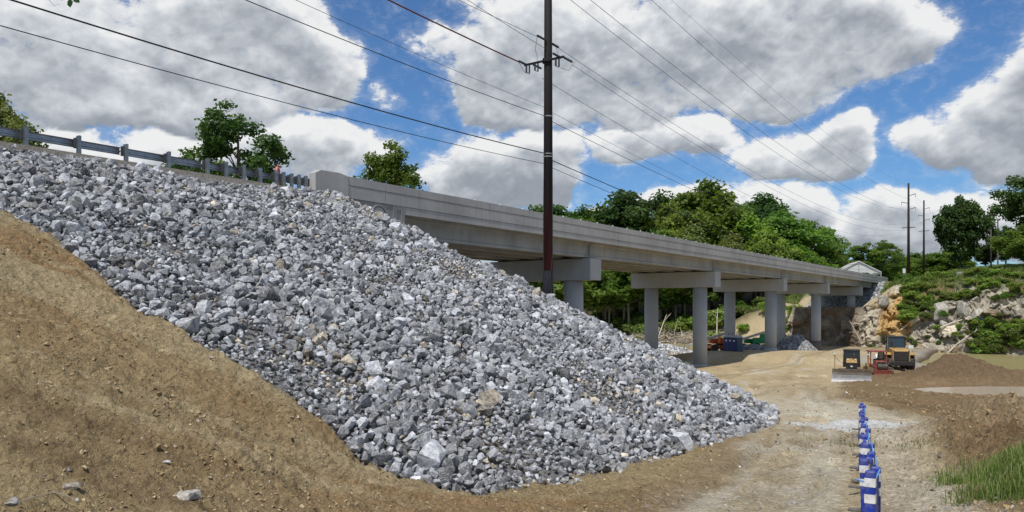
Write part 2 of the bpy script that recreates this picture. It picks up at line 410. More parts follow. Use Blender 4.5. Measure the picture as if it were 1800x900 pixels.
def cloud_layer(AZ, EL, step):
    """composite (density for the edge, brightness) of all clouds over the grid"""
    edge = np.full(AZ.shape, -1.0); lum = np.full(AZ.shape, .9)
    for gi, lobes in enumerate([None] + CLOUDS):
        D = lobe_field(AZ, EL, lobes, gi * 37)
        if D.max() < -.05: continue
        S = np.clip(D, 0, .9); acc = np.zeros_like(D); prev = 0
        for s in (.3, .6, 1.0, 1.5, 2.2, 3.1, 4.2):
            acc += shifted(S, int(round(s * .12 / step)), int(round(s / step))) * (s - prev); prev = s
        big = lobes is None or max(l[2] for l in lobes) > 190; deep = np.exp(-acc * (.42 if big else .95))
        rel = (D - shifted(D, max(1, int(.15 / step)), max(1, int(.42 / step)))) * .22 + (D - shifted(D, max(1, int(.3 / step)), max(1, int(1.2 / step)))) * .42
        patch = fbm(AZ * .16, EL * .30, 4, 300 + gi) 
        b = .47 + .52 * deep + rel * .66 + patch * .20
        b = np.clip(b, .36, 1.0)
        a = sstep(D, -.04, .26)
        lum = lum * (1 - a) + b * a; edge = np.maximum(edge, D)
    return edge, lum

def build_sky():
    st = .18; fa = np.arange(-42.12, 42.2, st); fe = np.arange(-1.08, 33, st); A, E = np.meshgrid(fa, fe); D, L = cloud_layer(A, E, st)
    az = np.concatenate([np.arange(-180, -42.2, 1.5), fa, np.arange(43.5, 180, 1.5)]); el = np.concatenate([[-4.0], fe, np.arange(34, 90, 1.5)])
    AA, EE = np.meshgrid(az, el); d = lobe_field(AA, EE, None, 0); lum = np.clip(.95 - .45 * np.clip(d, 0, 1), .4, 1)
    i0 = int(np.searchsorted(az, -42.12 - 1e-6)); d[1:1 + len(fe), i0:i0 + len(fa)] = D; lum[1:1 + len(fe), i0:i0 + len(fa)] = L
    rad = 6500.0; a, e = np.radians(AA), np.radians(EE)
    v = np.stack([rad * np.sin(a) * np.cos(e), rad * np.cos(a) * np.cos(e), rad * np.sin(e) + CZ], -1).reshape(-1, 3)
    nr, na = AA.shape; idx = np.arange(nr * na).reshape(nr, na); nx = np.roll(idx, -1, axis=1)
    q = np.stack([idx[:-1], idx[1:], nx[1:], nx[:-1]], -1).reshape(-1, 4)
    me = np_mesh('sky', v, None, q, True); float_attr(me, d.ravel(), 'edge'); float_attr(me, lum.ravel(), 'lum')
    m = bpy.data.materials.new('cloud'); m.use_nodes = True; t = NT(m.node_tree); t.n.clear(); out = t.new('ShaderNodeOutputMaterial')
    at = lambda n: (lambda nd: (setattr(nd, 'attribute_name', n), nd.outputs['Fac'])[1])(t.new('ShaderNodeAttribute'))
    p = t.mapping(t.new('ShaderNodeNewGeometry').outputs['Position'], (.001, .001, .0014))
    fine = t.math('SUBTRACT', t.noise(p, 7.0, 7, .60, .5), .5)
    wis = t.math('SUBTRACT', t.noise(t.mapping(p, (1, 1, 2.2), (0, .35, .2)), 22.0, 6, .66, .8), .5)
    ed = t.math('ADD', at('edge'), t.math('ADD', t.math('MULTIPLY', fine, 1.15), t.math('MULTIPLY', wis, .55)))
    al = t.math('MAXIMUM', t.smooth(ed, -.10, .42), t.math('MULTIPLY', t.smooth(ed, -.42, .15), .20))
    b = t.math('ADD', at('lum'), t.math('MULTIPLY', fine, .42), clamp=True)
    col = t.ramp(b, [(.30, (.30, .335, .385)), (.45, (.36, .395, .445)), (.62, (.50, .535, .585)), (.80, (.69, .72, .76)), (.98, (.90, .905, .91))])
    em = t.new('ShaderNodeEmission'); t.put(em.inputs[0], col); em.inputs[1].default_value = CLOUD_GAIN
    tr = t.new('ShaderNodeBsdfTransparent'); mx = t.new('ShaderNodeMixShader'); t.put(mx.inputs[0], al); t.l.new(tr.outputs[0], mx.inputs[1]); t.l.new(em.outputs[0], mx.inputs[2]); t.l.new(mx.outputs[0], out.inputs[0])
    m.cycles.emission_sampling = 'NONE'; MATS['cloud'] = m
    tag(mesh_obj('sky', me, 'cloud'), 'blue sky with broken white and grey cumulus clouds', None, None, 'structure')
CLOUD_GAIN = 0.95
build_sky()
# ------------------------------------------------------------------ bridge frame: t along the bridge (away), w across it (away from the camera)
ALPHA = math.atan2(1820 - CX, F)
DX, DY = math.sin(ALPHA), math.cos(ALPHA)
OY = 86.2; OX = (1267 - CX) / F * OY
def to_tw(X, Y): return (X - OX) * DX + (Y - OY) * DY, -(X - OX) * DY + (Y - OY) * DX
def to_xy(t, w): return OX + t * DX - w * DY, OY + t * DY + w * DX
def t_at(px, w):
    k = (px - CX) / F; return (k * (OY + w * DX) - OX + w * DY) / (DX - k * DY)
T_PARA = t_at(553, -.5)       # near end of the parapet
T_AB1 = t_at(690, .45)        # face of the near abutment
T_AB2 = t_at(1552, .45)       # face of the far abutment
WATER_Z = -1.8

# ------------------------------------------------------------------ heights
def emb(X, Y):
    """near approach embankment: flat top, 2:1 sides and a cone round the abutment"""
    t, w = to_tw(X, Y)
    t0 = t_at(582, -1.0); w0 = -1.15
    dt = np.maximum(t - t0, 0); dw = np.maximum(w0 - w, 0) + np.maximum(w - 11.9, 0)
    return 12.78 - .5 * np.hypot(dt, dw)
PROF = np.array([(-60, 8.5), (-8, 6.2), (0, 5.4), (6, 4.5), (12, 3.62), (16.5, 3.0), (22, 2.75), (30, 2.45), (45, 1.75), (60, 1.0), (75, .3), (88, 0), (105, -.15), (120, -.7), (132, -1.1), (160, -1.2), (400, -1.2)])
def bump2(X, Y, cx, cy, rx, ry, ang=0.0):
    c, s = math.cos(R(ang)), math.sin(R(ang)); dx, dy = X - cx, Y - cy
    return np.exp(-(((dx * c + dy * s) / rx) ** 2 + ((-dx * s + dy * c) / ry) ** 2))
def road_dist(X, Y):
    """signed-ish distance from the haul road, in half widths"""
    cy = np.array([-20, 0, 8, 12.5, 21, 31, 42, 55, 75, 95, 130]); cx = np.array([1.5, 1.5, 3.0, 4.9, 8.9, 13.6, 14.6, 19.0, 25.0, 34, 56]); hw = np.array([3, 3, 3.0, 3.0, 3.1, 3.9, 3.9, 5.2, 8.5, 12, 13])
    c = np.interp(Y, cy, cx); h = np.interp(Y, cy, hw); return (X - c) / h
def bank_plane(X, Y):
    """dirt bank on the left, heaped over the foot of the riprap along a straight line"""
    s = (X + 13.09) * .372 + (Y - 18.91) * .928 - .22 * np.sin(X * .9) - .15 + .45 * fbm(X * .8, Y * .8, 4, 87, .6)
    return -1.566 - .4058 * X + .2942 * Y - .14 * s - .50 * np.maximum(s - .1, 0)
def near_land(X, Y):
    z = np.interp(Y, PROF[:, 0], PROF[:, 1])
    slope = bank_plane(X, Y)
    z = smax(z, np.minimum(slope, 12.4), .8)
    # berm on the right of the road
    rr = bump2(X, Y, 11.4, 11.6, 2.7, 4.4, 25) * 1.0 + bump2(X, Y, 15.4, 23.2, 2.3, 2.8, 10) * 1.15 + bump2(X, Y, 12.9, 17.6, 1.7, 3.6, -12) * .95 + bump2(X, Y, 9.6, 11.6, 1.1, 4.2, -24) * .45 + bump2(X, Y, 19.5, 19.0, 5.0, 5.0, 30) * .9
    z = z + rr
    # spoil heaps beyond
    z = z + bump2(X, Y, 37.8, 63, 2.4, 4.4, -15) * 1.75 + bump2(X, Y, 34.2, 60, 3.4, 4.2, -10) * .75 + bump2(X, Y, 41.5, 61, 3.0, 3.6) * .8 + bump2(X, Y, 31.0, 53.0, 4.0, 1.5, -12) * .35 + bump2(X, Y, 28.5, 40.5, 4.5, 1.2, -6) * .10
    z = z - bump2(X, Y, 33.6, 47.2, 5.2, 5.0, -4) * .60          # hollow of the puddle
    # ledge of the work pad; the ground falls to the river on the right
    t, w = to_tw(X, Y)
    z = z - 1.7 * sstep(t, -8, 16) * sstep(-w, 15, 24)
    z = z + .75 * sstep(t, 9, 12.5) * sstep(w, -14, -9) * (1 - sstep(w, 8, 14)) * (1 - sstep(t, 30, 45))
    return z
def heights(X, Y, detail=True):
    X = np.asarray(X, float); Y = np.asarray(Y, float); t, w = to_tw(X, Y)
    zn = near_land(X, Y)
    wob = fbm(X * .07, Y * .07, 3, 5) * 3.0
    shore = np.where(w < -5, 27 + wob, 24 + wob)
    land = 1 - sstep(t, shore - 1, shore + 9)
    cause = sstep(w, -18.5 + wob * .3, -13.5 + wob * .3) * (1 - sstep(w, 22, 27)) * (1 - sstep(t, 95, 99))
    m = np.maximum(land, cause)
    z = zn * m + (-4.5) * (1 - m)
    # far bank
    top = np.interp(w, [-200, -75, -45, -25, -12, -5, -1.0, 12.5, 18, 28, 40, 300], [15, 15, 14.6, 13.6, 12.7, 11.4, 6.6, 6.6, 7.6, 4.0, .6, .4])
    rise = sstep(t, 78.5, 88.5) * np.where(w > 12.5, 1, 1) 
    narrow = sstep(t, 79.5, 81.5)
    k = sstep(w, -7, -1) * (1 - sstep(w, 12, 15)); r = rise * (1 - k) + narrow * k
    hill = np.maximum(t - 90, 0)
    hz = top + np.where(w > 12, np.minimum(hill * .22, 16), np.minimum(hill * .10, 3.2)) * sstep(np.abs(w - 5), 9, 22)
    hz = np.where((t > 90) & (np.abs(w - 5.5) < 16), np.maximum(hz, np.minimum(6.6 + .5 * (t - 92), 12.55) - np.maximum(np.abs(w - 5.5) - 8.5, 0) * .5), hz)
    z = z * (1 - r) + np.where(r > 0, np.maximum(hz, z), z) * r
    # under the embankment and on its far side
    far_left = sstep(w, 14, 40) * (1 - sstep(t, -5, 20)); z = z * (1 - far_left) + (2.0) * far_left
    if detail:
        m = m * (1 - .8 * np.clip(bump2(X, Y, 33.6, 47.2, 5.5, 5.0, -4), 0, 1))
        rd = np.abs(road_dist(X, Y)); onroad = 1 - sstep(rd, .75, 1.25)
        rr = np.hypot(X, Y); near = 1 - sstep(rr, 60, 150)
        bank = sstep(bank_plane(X, Y) - np.interp(Y, PROF[:, 0], PROF[:, 1]), -.6, 1.2)
        heap = np.clip(bump2(X, Y, 37, 61, 6, 6) + bump2(X, Y, 13.8, 20.5, 3.0, 5.5, -12) * 1.1 + bump2(X, Y, 28.5, 42, 6, 2.5) + bump2(X, Y, 12, 13, 4, 6, 25) * .7, 0, 1.2)
        amp = .026 + .05 * (1 - onroad) * (1 - bank) + .075 * bank + .19 * heap
        c1 = fbm(X * 1.1, Y * 1.1, 3, 21); c2 = fbm(X * 4.5, Y * 4.5, 4, 31, .68)
        lump = np.maximum(fbm(X * 6.3, Y * 6.3, 3, 41, .6), -.15)
        z = z + m * (amp * (c1 * 1.2 + c2 * 1.0) + amp * lump * (1.0 - .7 * onroad) * 1.1) * (.35 + .65 * near)
        # wheel ruts following the road
        s = road_dist(X, Y); along = np.interp(Y, [0, 40, 90], [0, 0, 1])
        rut = sum(np.exp(-((s - o) / .085) ** 2) for o in (-.62, -.18, .25, .66)) * .045
        z = z - rut * onroad * m * (1 - sstep(Y, 60, 95))
        # tread scars on the bank and across the brown ground
        scar = np.maximum(0, fbm(X * .35 + Y * .12, (Y - X * .2) * 1.9, 3, 77) - .15)
        z = z - scar * .16 * m * np.clip(bank * .9 + sstep(X, 12, 20) * (1 - onroad), 0, 1)
        z = z + (1 - m) * 0 + r * (fbm(X * .25, Y * .25, 4, 51) * .7 + fbm(X * .9, Y * .9, 3, 53) * .25) * (1 - .8 * k)
    return z

# ------------------------------------------------------------------ tracks left by machines: polylines over the ground, given as sight lines that end on it
def ground_hit(px, py):
    Y = np.linspace(7, 120, 6000); X = (px - CX) / F * Y; z = CZ + (HY - py) / F * Y; k = int(np.argmax(near_land(X, Y) > z)); return X[k], Y[k]
def track_field(X, Y):
    """depth (0..1) of ruts and how recently they were pressed"""
    out = np.zeros(np.shape(X)); RUTS = [([(120, 640), (260, 712), (420, 778), (600, 832)], .16), ([(60, 700), (200, 760), (380, 815), (560, 850)], .12), ([(300, 700), (400, 735), (520, 790)], .10),
        ([(1262, 662), (1310, 648), (1380, 645), (1440, 655), (1475, 672)], .42), ([(1262, 670), (1312, 656), (1382, 653), (1430, 664)], .42), ([(1290, 700), (1340, 672), (1420, 664)], .42), ([(1300, 712), (1352, 680), (1425, 672)], .42),
        ([(1330, 690), (1390, 680), (1460, 690), (1560, 700), (1660, 722), (1790, 738)], .34), ([(1400, 700), (1470, 702), (1560, 714), (1660, 736), (1790, 752)], .34), ([(1480, 690), (1580, 690), (1680, 700)], .3), ([(1470, 684), (1580, 682), (1690, 692)], .3),
        ([(1390, 760), (1440, 715), (1430, 680), (1380, 662)], .35), ([(1420, 770), (1462, 722), (1452, 685), (1395, 655)], .35), ([(1300, 880), (1400, 790), (1450, 740), (1462, 700)], .30), ([(1390, 890), (1470, 800), (1500, 750)], .30), ([(1180, 890), (1320, 800), (1400, 745)], .30)]
    for pts, wd in RUTS:
        P = np.array([ground_hit(*p) for p in pts]); tt = np.linspace(0, 1, 40); seg = np.linspace(0, 1, len(P)); Q = np.stack([np.interp(tt, seg, P[:, 0]), np.interp(tt, seg, P[:, 1])], -1)
        for _ in range(6): Q[1:-1] = (Q[:-2] + Q[1:-1] * 2 + Q[2:]) / 4
        lo, hi = Q.min(0) - 1.5, Q.max(0) + 1.5; m = (X > lo[0]) & (X < hi[0]) & (Y > lo[1]) & (Y < hi[1])
        if not m.any(): continue
        x, y = X[m], Y[m]; best = np.full(len(x), 9.0)
        x = x + fbm(x * .8, y * .8, 2, 905) * .25; y = y + fbm(x * .8, y * .8, 2, 907) * .25
        for a, b in zip(Q[:-1], Q[1:]):
            d = b - a; L2 = d @ d + 1e-9; u = np.clip(((x - a[0]) * d[0] + (y - a[1]) * d[1]) / L2, 0, 1); best = np.minimum(best, np.hypot(x - a[0] - u * d[0], y - a[1] - u * d[1]))
        out[m] = np.maximum(out[m], np.exp(-(best / wd) ** 2) * (.45 + .55 * sstep(fbm(x * .9, y * .9, 3, 909), -.4, .3)))
    return out
# ------------------------------------------------------------------ ground sheet: polar grid, dense in the view, out to the horizon
def build_ground():
    a_in = np.arange(-42, 42.01, .16); a_out = np.concatenate([np.arange(-180, -42, 3.0), a_in, np.arange(43.5, 180, 3.0)])
    rs = [0.6]
    while rs[-1] < 5: rs.append(rs[-1] * 1.12)
    while rs[-1] < 27: rs.append(rs[-1] * 1.0042)
    while rs[-1] < 100: rs.append(rs[-1] * 1.0058)
    while rs[-1] < 230: rs.append(rs[-1] * 1.0095)
    while rs[-1] < 3500: rs.append(rs[-1] * 1.07)
    rs = np.array(rs); A, RR = np.meshgrid(np.radians(a_out), rs); X = RR * np.sin(A); Y = RR * np.cos(A)
    Z = heights(X, Y)
    TR = track_field(X, Y); Z = Z - .13 * TR + .05 * np.exp(-((TR - .35) / .12) ** 2) * (TR > .02)
    # keep the ground below the embankment body
    E = emb(X, Y); Z = np.where(E > Z + .05, np.minimum(Z, E - .25), Z)
    nr, na = X.shape
    idx = np.arange(nr * na).reshape(nr, na); nxt = np.roll(idx, -1, axis=1)
    q = np.stack([idx[:-1], idx[1:], nxt[1:], nxt[:-1]], -1).reshape(-1, 4)[:, ::-1]
    v = np.stack([X, Y, Z], -1).reshape(-1, 3)
    k = len(v); v = np.vstack([v, [[0, 0, float(Z[0].mean())]]])
    tri = np.stack([np.full(na, k), nxt[0], idx[0]], -1)
    me = np_mesh('ground', v, tri[:, ::-1], q, smooth=True)
    # what each spot is made of
    x, y = v[:, 0], v[:, 1]; t, w = to_tw(x, y)
    n1 = fbm(x * .22, y * .22, 4, 3); n2 = fbm(x * 1.3, y * 1.3, 4, 13); n3 = fbm(x * .6, y * .6, 4, 19)
    olive = np.array([.375, .295, .165]); brown = np.array([.265, .188, .100]); rusty = np.array([.32, .20, .098]); tan = np.array([.52, .43, .275]); pale = np.array([.60, .54, .43]); grey = np.array([.50, .49, .46])
    grass = np.array([.085, .125, .03]); wood = np.array([.075, .065, .032]); mud = np.array([.115, .082, .052]); sand = np.array([.53, .42, .25])
    def lay(c, col, m): return c * (1 - m[:, None]) + col * m[:, None]
    c = np.tile(olive, (len(x), 1))
    c = lay(c, brown, sstep(n1 + .4 * n2, -.05, .45) * .85)
    S = bank_plane(x, y)
    toe = emb(x, y) - S
    c = lay(c, rusty, sstep(toe, -1.1, -.1) * (1 - sstep(toe, .4, .8)) * (x < 4) * (.35 + .4 * sstep(n3, -.3, .3)))
    # graded streaks running down the bank to the right
    pa, pb = ground_hit(120, 640), ground_hit(600, 832); ux, uy = pb[0] - pa[0], pb[1] - pa[1]; ul = math.hypot(ux, uy); ux, uy = ux / ul, uy / ul
    sa, sb = x * ux + y * uy, -x * uy + y * ux; stk = fbm(sa * .10, sb * 1.15, 4, 611, .6); lf = sstep(-x, -3, 3)
    c = lay(c, np.array([.46, .375, .225]), sstep(stk, .05, .45) * .75 * lf); c = lay(c, np.array([.22, .155, .085]), sstep(-stk, .12, .5) * .6 * lf)
    c = lay(c, np.array([.38, .31, .185]), sstep(n1 - .5 * n3, .0, .5) * sstep(-x, -2, 4) * .7)
    rd = road_dist(x, y) + n3 * .10
    right = sstep(rd, .9, 1.25)
    c = lay(c, np.array([.27, .185, .10]), right * .95)
    c = lay(c, np.array([.33, .245, .145]), right * sstep(n2 + n1, .15, .7) * .6)
    c = lay(c, brown * .92, right * sstep(-n1 + n3 * .4, .0, .5) * .6)
    on = (1 - sstep(np.abs(rd), .80, 1.12))
    c = lay(c, tan, on)
    c = lay(c, pale, on * sstep(n3 + n2 * .5, -.25, .45) * (.75 * (1 - sstep(y, 26, 50))))
    c = lay(c, sand, on * sstep(y, 34, 60) * .8)
    lane = fbm(rd * 5.0 + 3, y * .09, 4, 613, .6); c = lay(c, pale * 1.04, on * sstep(lane, .05, .5) * .7); c = lay(c, np.array([.36, .28, .17]), on * sstep(-lane, .15, .55) * .55)
    rib = np.exp(-((rd - .58) / .22) ** 2) + .6 * np.exp(-((rd + .10) / .25) ** 2)
    c = lay(c, pale * 1.05, np.clip(on * rib * .55 * (1 - sstep(y, 35, 60)), 0, 1))
    darkb = np.exp(-((rd + .95) / .22) ** 2) * (1 - sstep(y, 28, 50)); c = lay(c, brown * 1.15, np.clip(darkb * .75, 0, 1))
    tr = np.append(TR.ravel(), 0); fr_ = sstep(fbm(x * .15, y * .15, 2, 911), -.2, .2); c = lay(c, c * .72, tr * (x < 8) * .8); c = lay(c, np.minimum(c * 1.40 + .03, .8), tr * (x >= 8) * .85 * fr_); c = lay(c, c * .66, tr * (x >= 8) * .85 * (1 - fr_))
    # pale silt washed across the road
    wash = bump2(x, y, 13.8, 28.0, 3.0, 2.1, -30); c = lay(c, np.array([.74, .74, .72]), sstep(wash + n2 * .22, .28, .52) * .95)
    # causeway gravel, wet shore
    cz = sstep(t, 10, 16) * (w > -22) * (w < 30) * (t < 79); c = lay(c, sand * .97, cz * .75 * sstep(n1, -.6, .3))
    c = lay(c, np.array([.42, .41, .39]), cz * sstep(n1 * .8 + sstep(w, -9, -14) * .9 - .2, .1, .5) * .6 * (w < -4))
    c = lay(c, mud, sstep(v[:, 2], WATER_Z + .9, WATER_Z + .1))
    pud = bump2(x, y, 33.6, 47.2, 5.6, 5.0, -4); c = lay(c, mud, sstep(pud, .25, .55))
    hp = np.clip(bump2(x, y, 38, 62, 4.0, 5.0, -15) + bump2(x, y, 34, 61, 4, 5), 0, 1); c = lay(c, np.array([.20, .135, .078]), hp * .85)
    bm = sstep(bump2(x, y, 16.0, 23.0, 3.2, 3.6, 20) + n2 * .2, .35, .7); c = lay(c, np.array([.36, .275, .165]), bm * .75)
    # grass on the near berm and the far bank tops
    gm = sstep(bump2(x, y, 10.3, 11.4, 2.5, 4.0, 20) + n2 * .18, .42, .62); c = lay(c, grass * .8, gm * .85)
    far = sstep(t, 84, 90); c = lay(c, grass * (1.1), far)
    c = lay(c, np.array([.23, .185, .10]), far * sstep(n1 + n3 * .7, .1, .55) * .8)
    tb = far * sstep(w, 11.5, 13) * (1 - sstep(w, 18, 24)) * (1 - sstep(t, 96, 100)); c = lay(c, np.array([.50, .41, .27]), tb)
    fo = far * sstep(w, 19, 25); c = lay(c, wood, fo)
    road = sstep(t, T_AB2 - 1, T_AB2) * (w > -.5) * (w < 11.5); c = lay(c, np.array([.06, .06, .06]), road.astype(float))
    c = lay(c, grass, sstep(np.hypot(x, y), 230, 300))
    color_attr(me, np.clip(c * (1 + .10 * n2[:, None]), .01, .9))
    m, t_, b, out = mat_base('ground'); MATS['ground'] = m
    geo = t_.new('ShaderNodeNewGeometry').outputs['Position']; base = attr_color(t_)
    f1 = t_.noise(geo, 3.2, 6, .65); f2 = t_.noise(geo, 17, 5, .7); f3 = t_.noise(geo, 70, 3, .6)
    cc = t_.mix(t_.smooth(f1, .3, .7), t_.mix(1.0, base, (.84, .82, .79), 'MULTIPLY'), t_.mix(1.0, base, (1.30, 1.31, 1.32), 'MULTIPLY'))
    vd = t_.voro(t_.vmath('ADD', geo, t_.vmath('SCALE', t_.noise(geo, 6, 3, .6, out='Color'), scale=.16)), 7.5); vc = t_.voro(geo, 16.0, out='Color'); sv = t_.new('ShaderNodeSeparateColor'); t_.put(sv.inputs[0], vc)
    cc = t_.mix(t_.smooth(sv.outputs[0], 0, 1, 0, .55), cc, t_.mix(1.0, base, (.68, .66, .62), 'MULTIPLY'))
    cc = t_.mix(t_.math('MULTIPLY', t_.smooth(f2, .50, .68), .65), cc, t_.mix(1.0, base, (.56, .53, .49), 'MULTIPLY'))
    cc = t_.mix(t_.math('MULTIPLY', t_.smooth(f3, .58, .75), .5), cc, t_.mix(1.0, base, (1.55, 1.6, 1.7), 'MULTIPLY'))
    t_.put(b.inputs['Base Color'], cc); b.inputs['Roughness'].default_value = .95; b.inputs['Specular IOR Level'].default_value = .15
    h = t_.math('ADD', t_.math('ADD', t_.math('MULTIPLY', f1, .8), t_.math('MULTIPLY', f2, .8)), t_.math('ADD', t_.math('MULTIPLY', f3, .25), t_.math('MULTIPLY', vd, -.7)))
    t_.put(b.inputs['Normal'], t_.bump(h, 1.0, .13))
    o = mesh_obj('ground', me, 'ground'); tag(o, 'bare brown and tan earth of the work site and haul road', None, None, 'structure'); return o
ground = build_ground()

# ------------------------------------------------------------------ river and puddle
def water_material(name, col, rough, wave):
    m, t, b, out = mat_base(name); geo = t.new('ShaderNodeNewGeometry').outputs['Position']
    t.put(b.inputs['Base Color'], t.mix(t.noise(geo, .08, 4), tuple(x * .8 for x in col), tuple(x * 1.2 for x in col)))
    b.inputs['Roughness'].default_value = rough; b.inputs['Specular IOR Level'].default_value = .5; b.inputs['IOR'].default_value = 1.33
    h = t.math('ADD', t.noise(t.mapping(geo, (.5, 1.4, 1)), 1.3, 4, .6), t.math('MULTIPLY', t.noise(geo, 6, 3), .25))
    t.put(b.inputs['Normal'], t.bump(h, wave, .08)); MATS[name] = m
water_material('river_water', (.32, .275, .13), .22, .55)
water_material('puddle_water', (.50, .40, .31), .12, .05)
def quad_sheet(name, pts, mat):
    mb = MB(); n = len(pts); mb.add(pts, [tuple(range(n))]); return mb.build(name, mat)
rp = [(*to_xy(t, w), WATER_Z) for t, w in ((10, -600), (110, -600), (110, 600), (10, 600))]
tag(quad_sheet('river', rp, 'river_water'), 'muddy olive river running under the bridge', None, None, 'structure')
pz = float(heights(np.array([33.6]), np.array([47.2]), False)[0]) + .40
pp = [(33.6 + 7.0 * math.cos(a) * (1 + .12 * math.sin(3 * a)), 47.2 + 5.0 * math.sin(a) * (1 + .1 * math.cos(2 * a)), pz) for a in np.linspace(0, 2 * math.pi, 40, endpoint=False)]
tag(quad_sheet('puddle', pp, 'puddle_water'), 'shallow muddy puddle in the brown earth on the right', None, None, 'structure')

# ------------------------------------------------------------------ embankment body
def build_embankment():
    ts = np.arange(-115, -5, .32); ws = np.arange(-34, 32, .32); T, W = np.meshgrid(ts, ws, indexing='ij'); X, Y = to_xy(T, W)
    Z = emb(X, Y); side = sstep(-(Z - 12.5), 0, .3)
    Z = Z + side * (fbm(X * .5, Y * .5, 3, 61) * .22 + fbm(X * 2.2, Y * 2.2, 3, 63) * .10) - .05 - .12 * side
    H = heights(X, Y, False)
    Z = np.where(Z < H - .6, H - .6, Z)
    nt, nw = X.shape; idx = np.arange(nt * nw).reshape(nt, nw)
    keep = (np.maximum.reduce([Z[:-1, :-1] - H[:-1, :-1], Z[1:, 1:] - H[1:, 1:]]) > -.55).reshape(-1)
    q = np.stack([idx[:-1, :-1], idx[1:, :-1], idx[1:, 1:], idx[:-1, 1:]], -1).reshape(-1, 4)[keep]
    me = np_mesh('riprap_embankment', np.stack([X, Y, Z], -1).reshape(-1, 3), None, q, smooth=True)
    x, y = X.ravel(), Y.ravel(); n = fbm(x * .5, y * .5, 4, 71)
    c = np.tile(np.array([.25, .25, .25]), (len(x), 1)); brn = sstep(n, .25, .6)[:, None]; c = c * (1 - .7 * brn) + np.array([.24, .20, .145]) * .7 * brn
    wv = W.ravel(); tv = T.ravel()
    sh = (sstep(Z.ravel(), 12.2, 12.6))[:, None]; c = c * (1 - sh) + np.array([.20, .185, .16]) * sh
    rd = ((wv > .6) & (wv < 11)).astype(float)[:, None] * sh; c = c * (1 - rd) + np.array([.06, .06, .06]) * rd
    color_attr(me, c)
    o = mesh_obj('riprap_embankment', me, 'ground'); tag(o, 'steep gravel embankment armoured with grey broken rock', None, None, 'structure'); return o
embankment = build_embankment()

# ------------------------------------------------------------------ riprap
def rock_shapes(n, seed, npts=15, flat=(1, .78, .6), tris_only=True):
    r = np.random.default_rng(seed); out = []
    for k in range(n):
        bm = bmesh.new()
        p = r.normal(size=(npts, 3)); p /= np.linalg.norm(p, axis=1)[:, None]
        box = np.sign(p) * np.abs(p) ** r.uniform(.45, .85)                        # pushed towards a block, so facets are broad
        p = box * r.uniform(.90, 1.05, size=(npts, 1)) * np.array(flat) * r.uniform(.82, 1.18, size=3)
        for q in p: bm.verts.new(q * .5)
        res = bmesh.ops.convex_hull(bm, input=bm.verts)
        bmesh.ops.delete(bm, geom=[g for g in res['geom_interior'] if isinstance(g, bmesh.types.BMVert)], context='VERTS')
        bmesh.ops.recalc_face_normals(bm, faces=bm.faces)
        bm.verts.index_update(); v = np.array([q.co[:] for q in bm.verts]); f = np.array([[q.index for q in fc.verts] for fc in bm.faces if len(fc.verts) == 3])
        bm.free(); out.append((v - v.mean(0), f))
    return out
SHAPES = rock_shapes(28, 11, 17, (1, .82, .66))
def rand_rot(n, r, tilt=1.0):
    q = r.normal(size=(n, 4)); q[:, 0] += 0; q /= np.linalg.norm(q, axis=1)[:, None]; a, b, c, d = q.T
    return np.stack([np.stack([1 - 2 * (c * c + d * d), 2 * (b * c - a * d), 2 * (b * d + a * c)], -1), np.stack([2 * (b * c + a * d), 1 - 2 * (b * b + d * d), 2 * (c * d - a * b)], -1), np.stack([2 * (b * d - a * c), 2 * (c * d + a * b), 1 - 2 * (b * b + c * c)], -1)], -2)
def rock_tone(n, r, xs=None, ys=None):
    """limestone: blue greys with pale faces, some stained tan"""
    g = np.clip(r.normal(.265, .09, n), .085, .52); pale = r.random(n) < .13; g[pale] = r.uniform(.42, .64, pale.sum())
    c = np.stack([g * .97, g * .995, g * 1.045], -1)
    p_tan = np.full(n, .03) if xs is None else np.clip(.018 + .26 * sstep(fbm(xs * .33, ys * .33, 3, 91), .30, .62), 0, .6)
    tan = r.random(n) < p_tan; c[tan] = np.stack([g[tan] * 1.30, g[tan] * 1.12, g[tan] * .84], -1)
    return c
def scatter_mesh(name, P, S, Rm, shape_id, cols, shapes=SHAPES):
    V = []; Fc = []; C = []; off = 0
    for k, (v, f) in enumerate(shapes):
        sel = np.where(shape_id == k)[0]
        if not len(sel): continue
        vv = np.einsum('nij,kj->nki', Rm[sel], v) * S[sel][:, None, None] + P[sel][:, None, :]
        V.append(vv.reshape(-1, 3)); Fc.append((f[None] + (np.arange(len(sel)) * len(v))[:, None, None] + off).reshape(-1, 3)); C.append(np.repeat(cols[sel], len(v), 0)); off += len(sel) * len(v)
    me = np_mesh(name, np.vstack(V), np.vstack(Fc)); color_attr(me, np.vstack(C)); return me
def darts(cands, classes, pack, r):
    """place discs of decreasing size so that they crowd but do not pile up; cands(n) gives plan points"""
    cell = .5; grid = {}; out = []
    for (smin, smax_, tries) in classes:
        pts, lim = cands(tries); sz = r.uniform(smin, smax_, len(pts))
        for (px, py), s, l in zip(pts, sz, lim):
            if s > l: continue
            gx, gy = int(px // cell), int(py // cell); ok = True; reach = 2 if s > .45 else (2 if smax_ > .3 else 1)
            for ix in range(gx - reach, gx + reach + 1):
                for iy in range(gy - reach, gy + reach + 1):
                    for (qx, qy, qs) in grid.get((ix, iy), ()):
                        if (px - qx) ** 2 + (py - qy) ** 2 < (pack * (s + qs)) ** 2: ok = False; break
                    if not ok: break
                if not ok: break
            if ok: grid.setdefault((gx, gy), []).append((px, py, s)); out.append((px, py, s))
    return np.array(out)
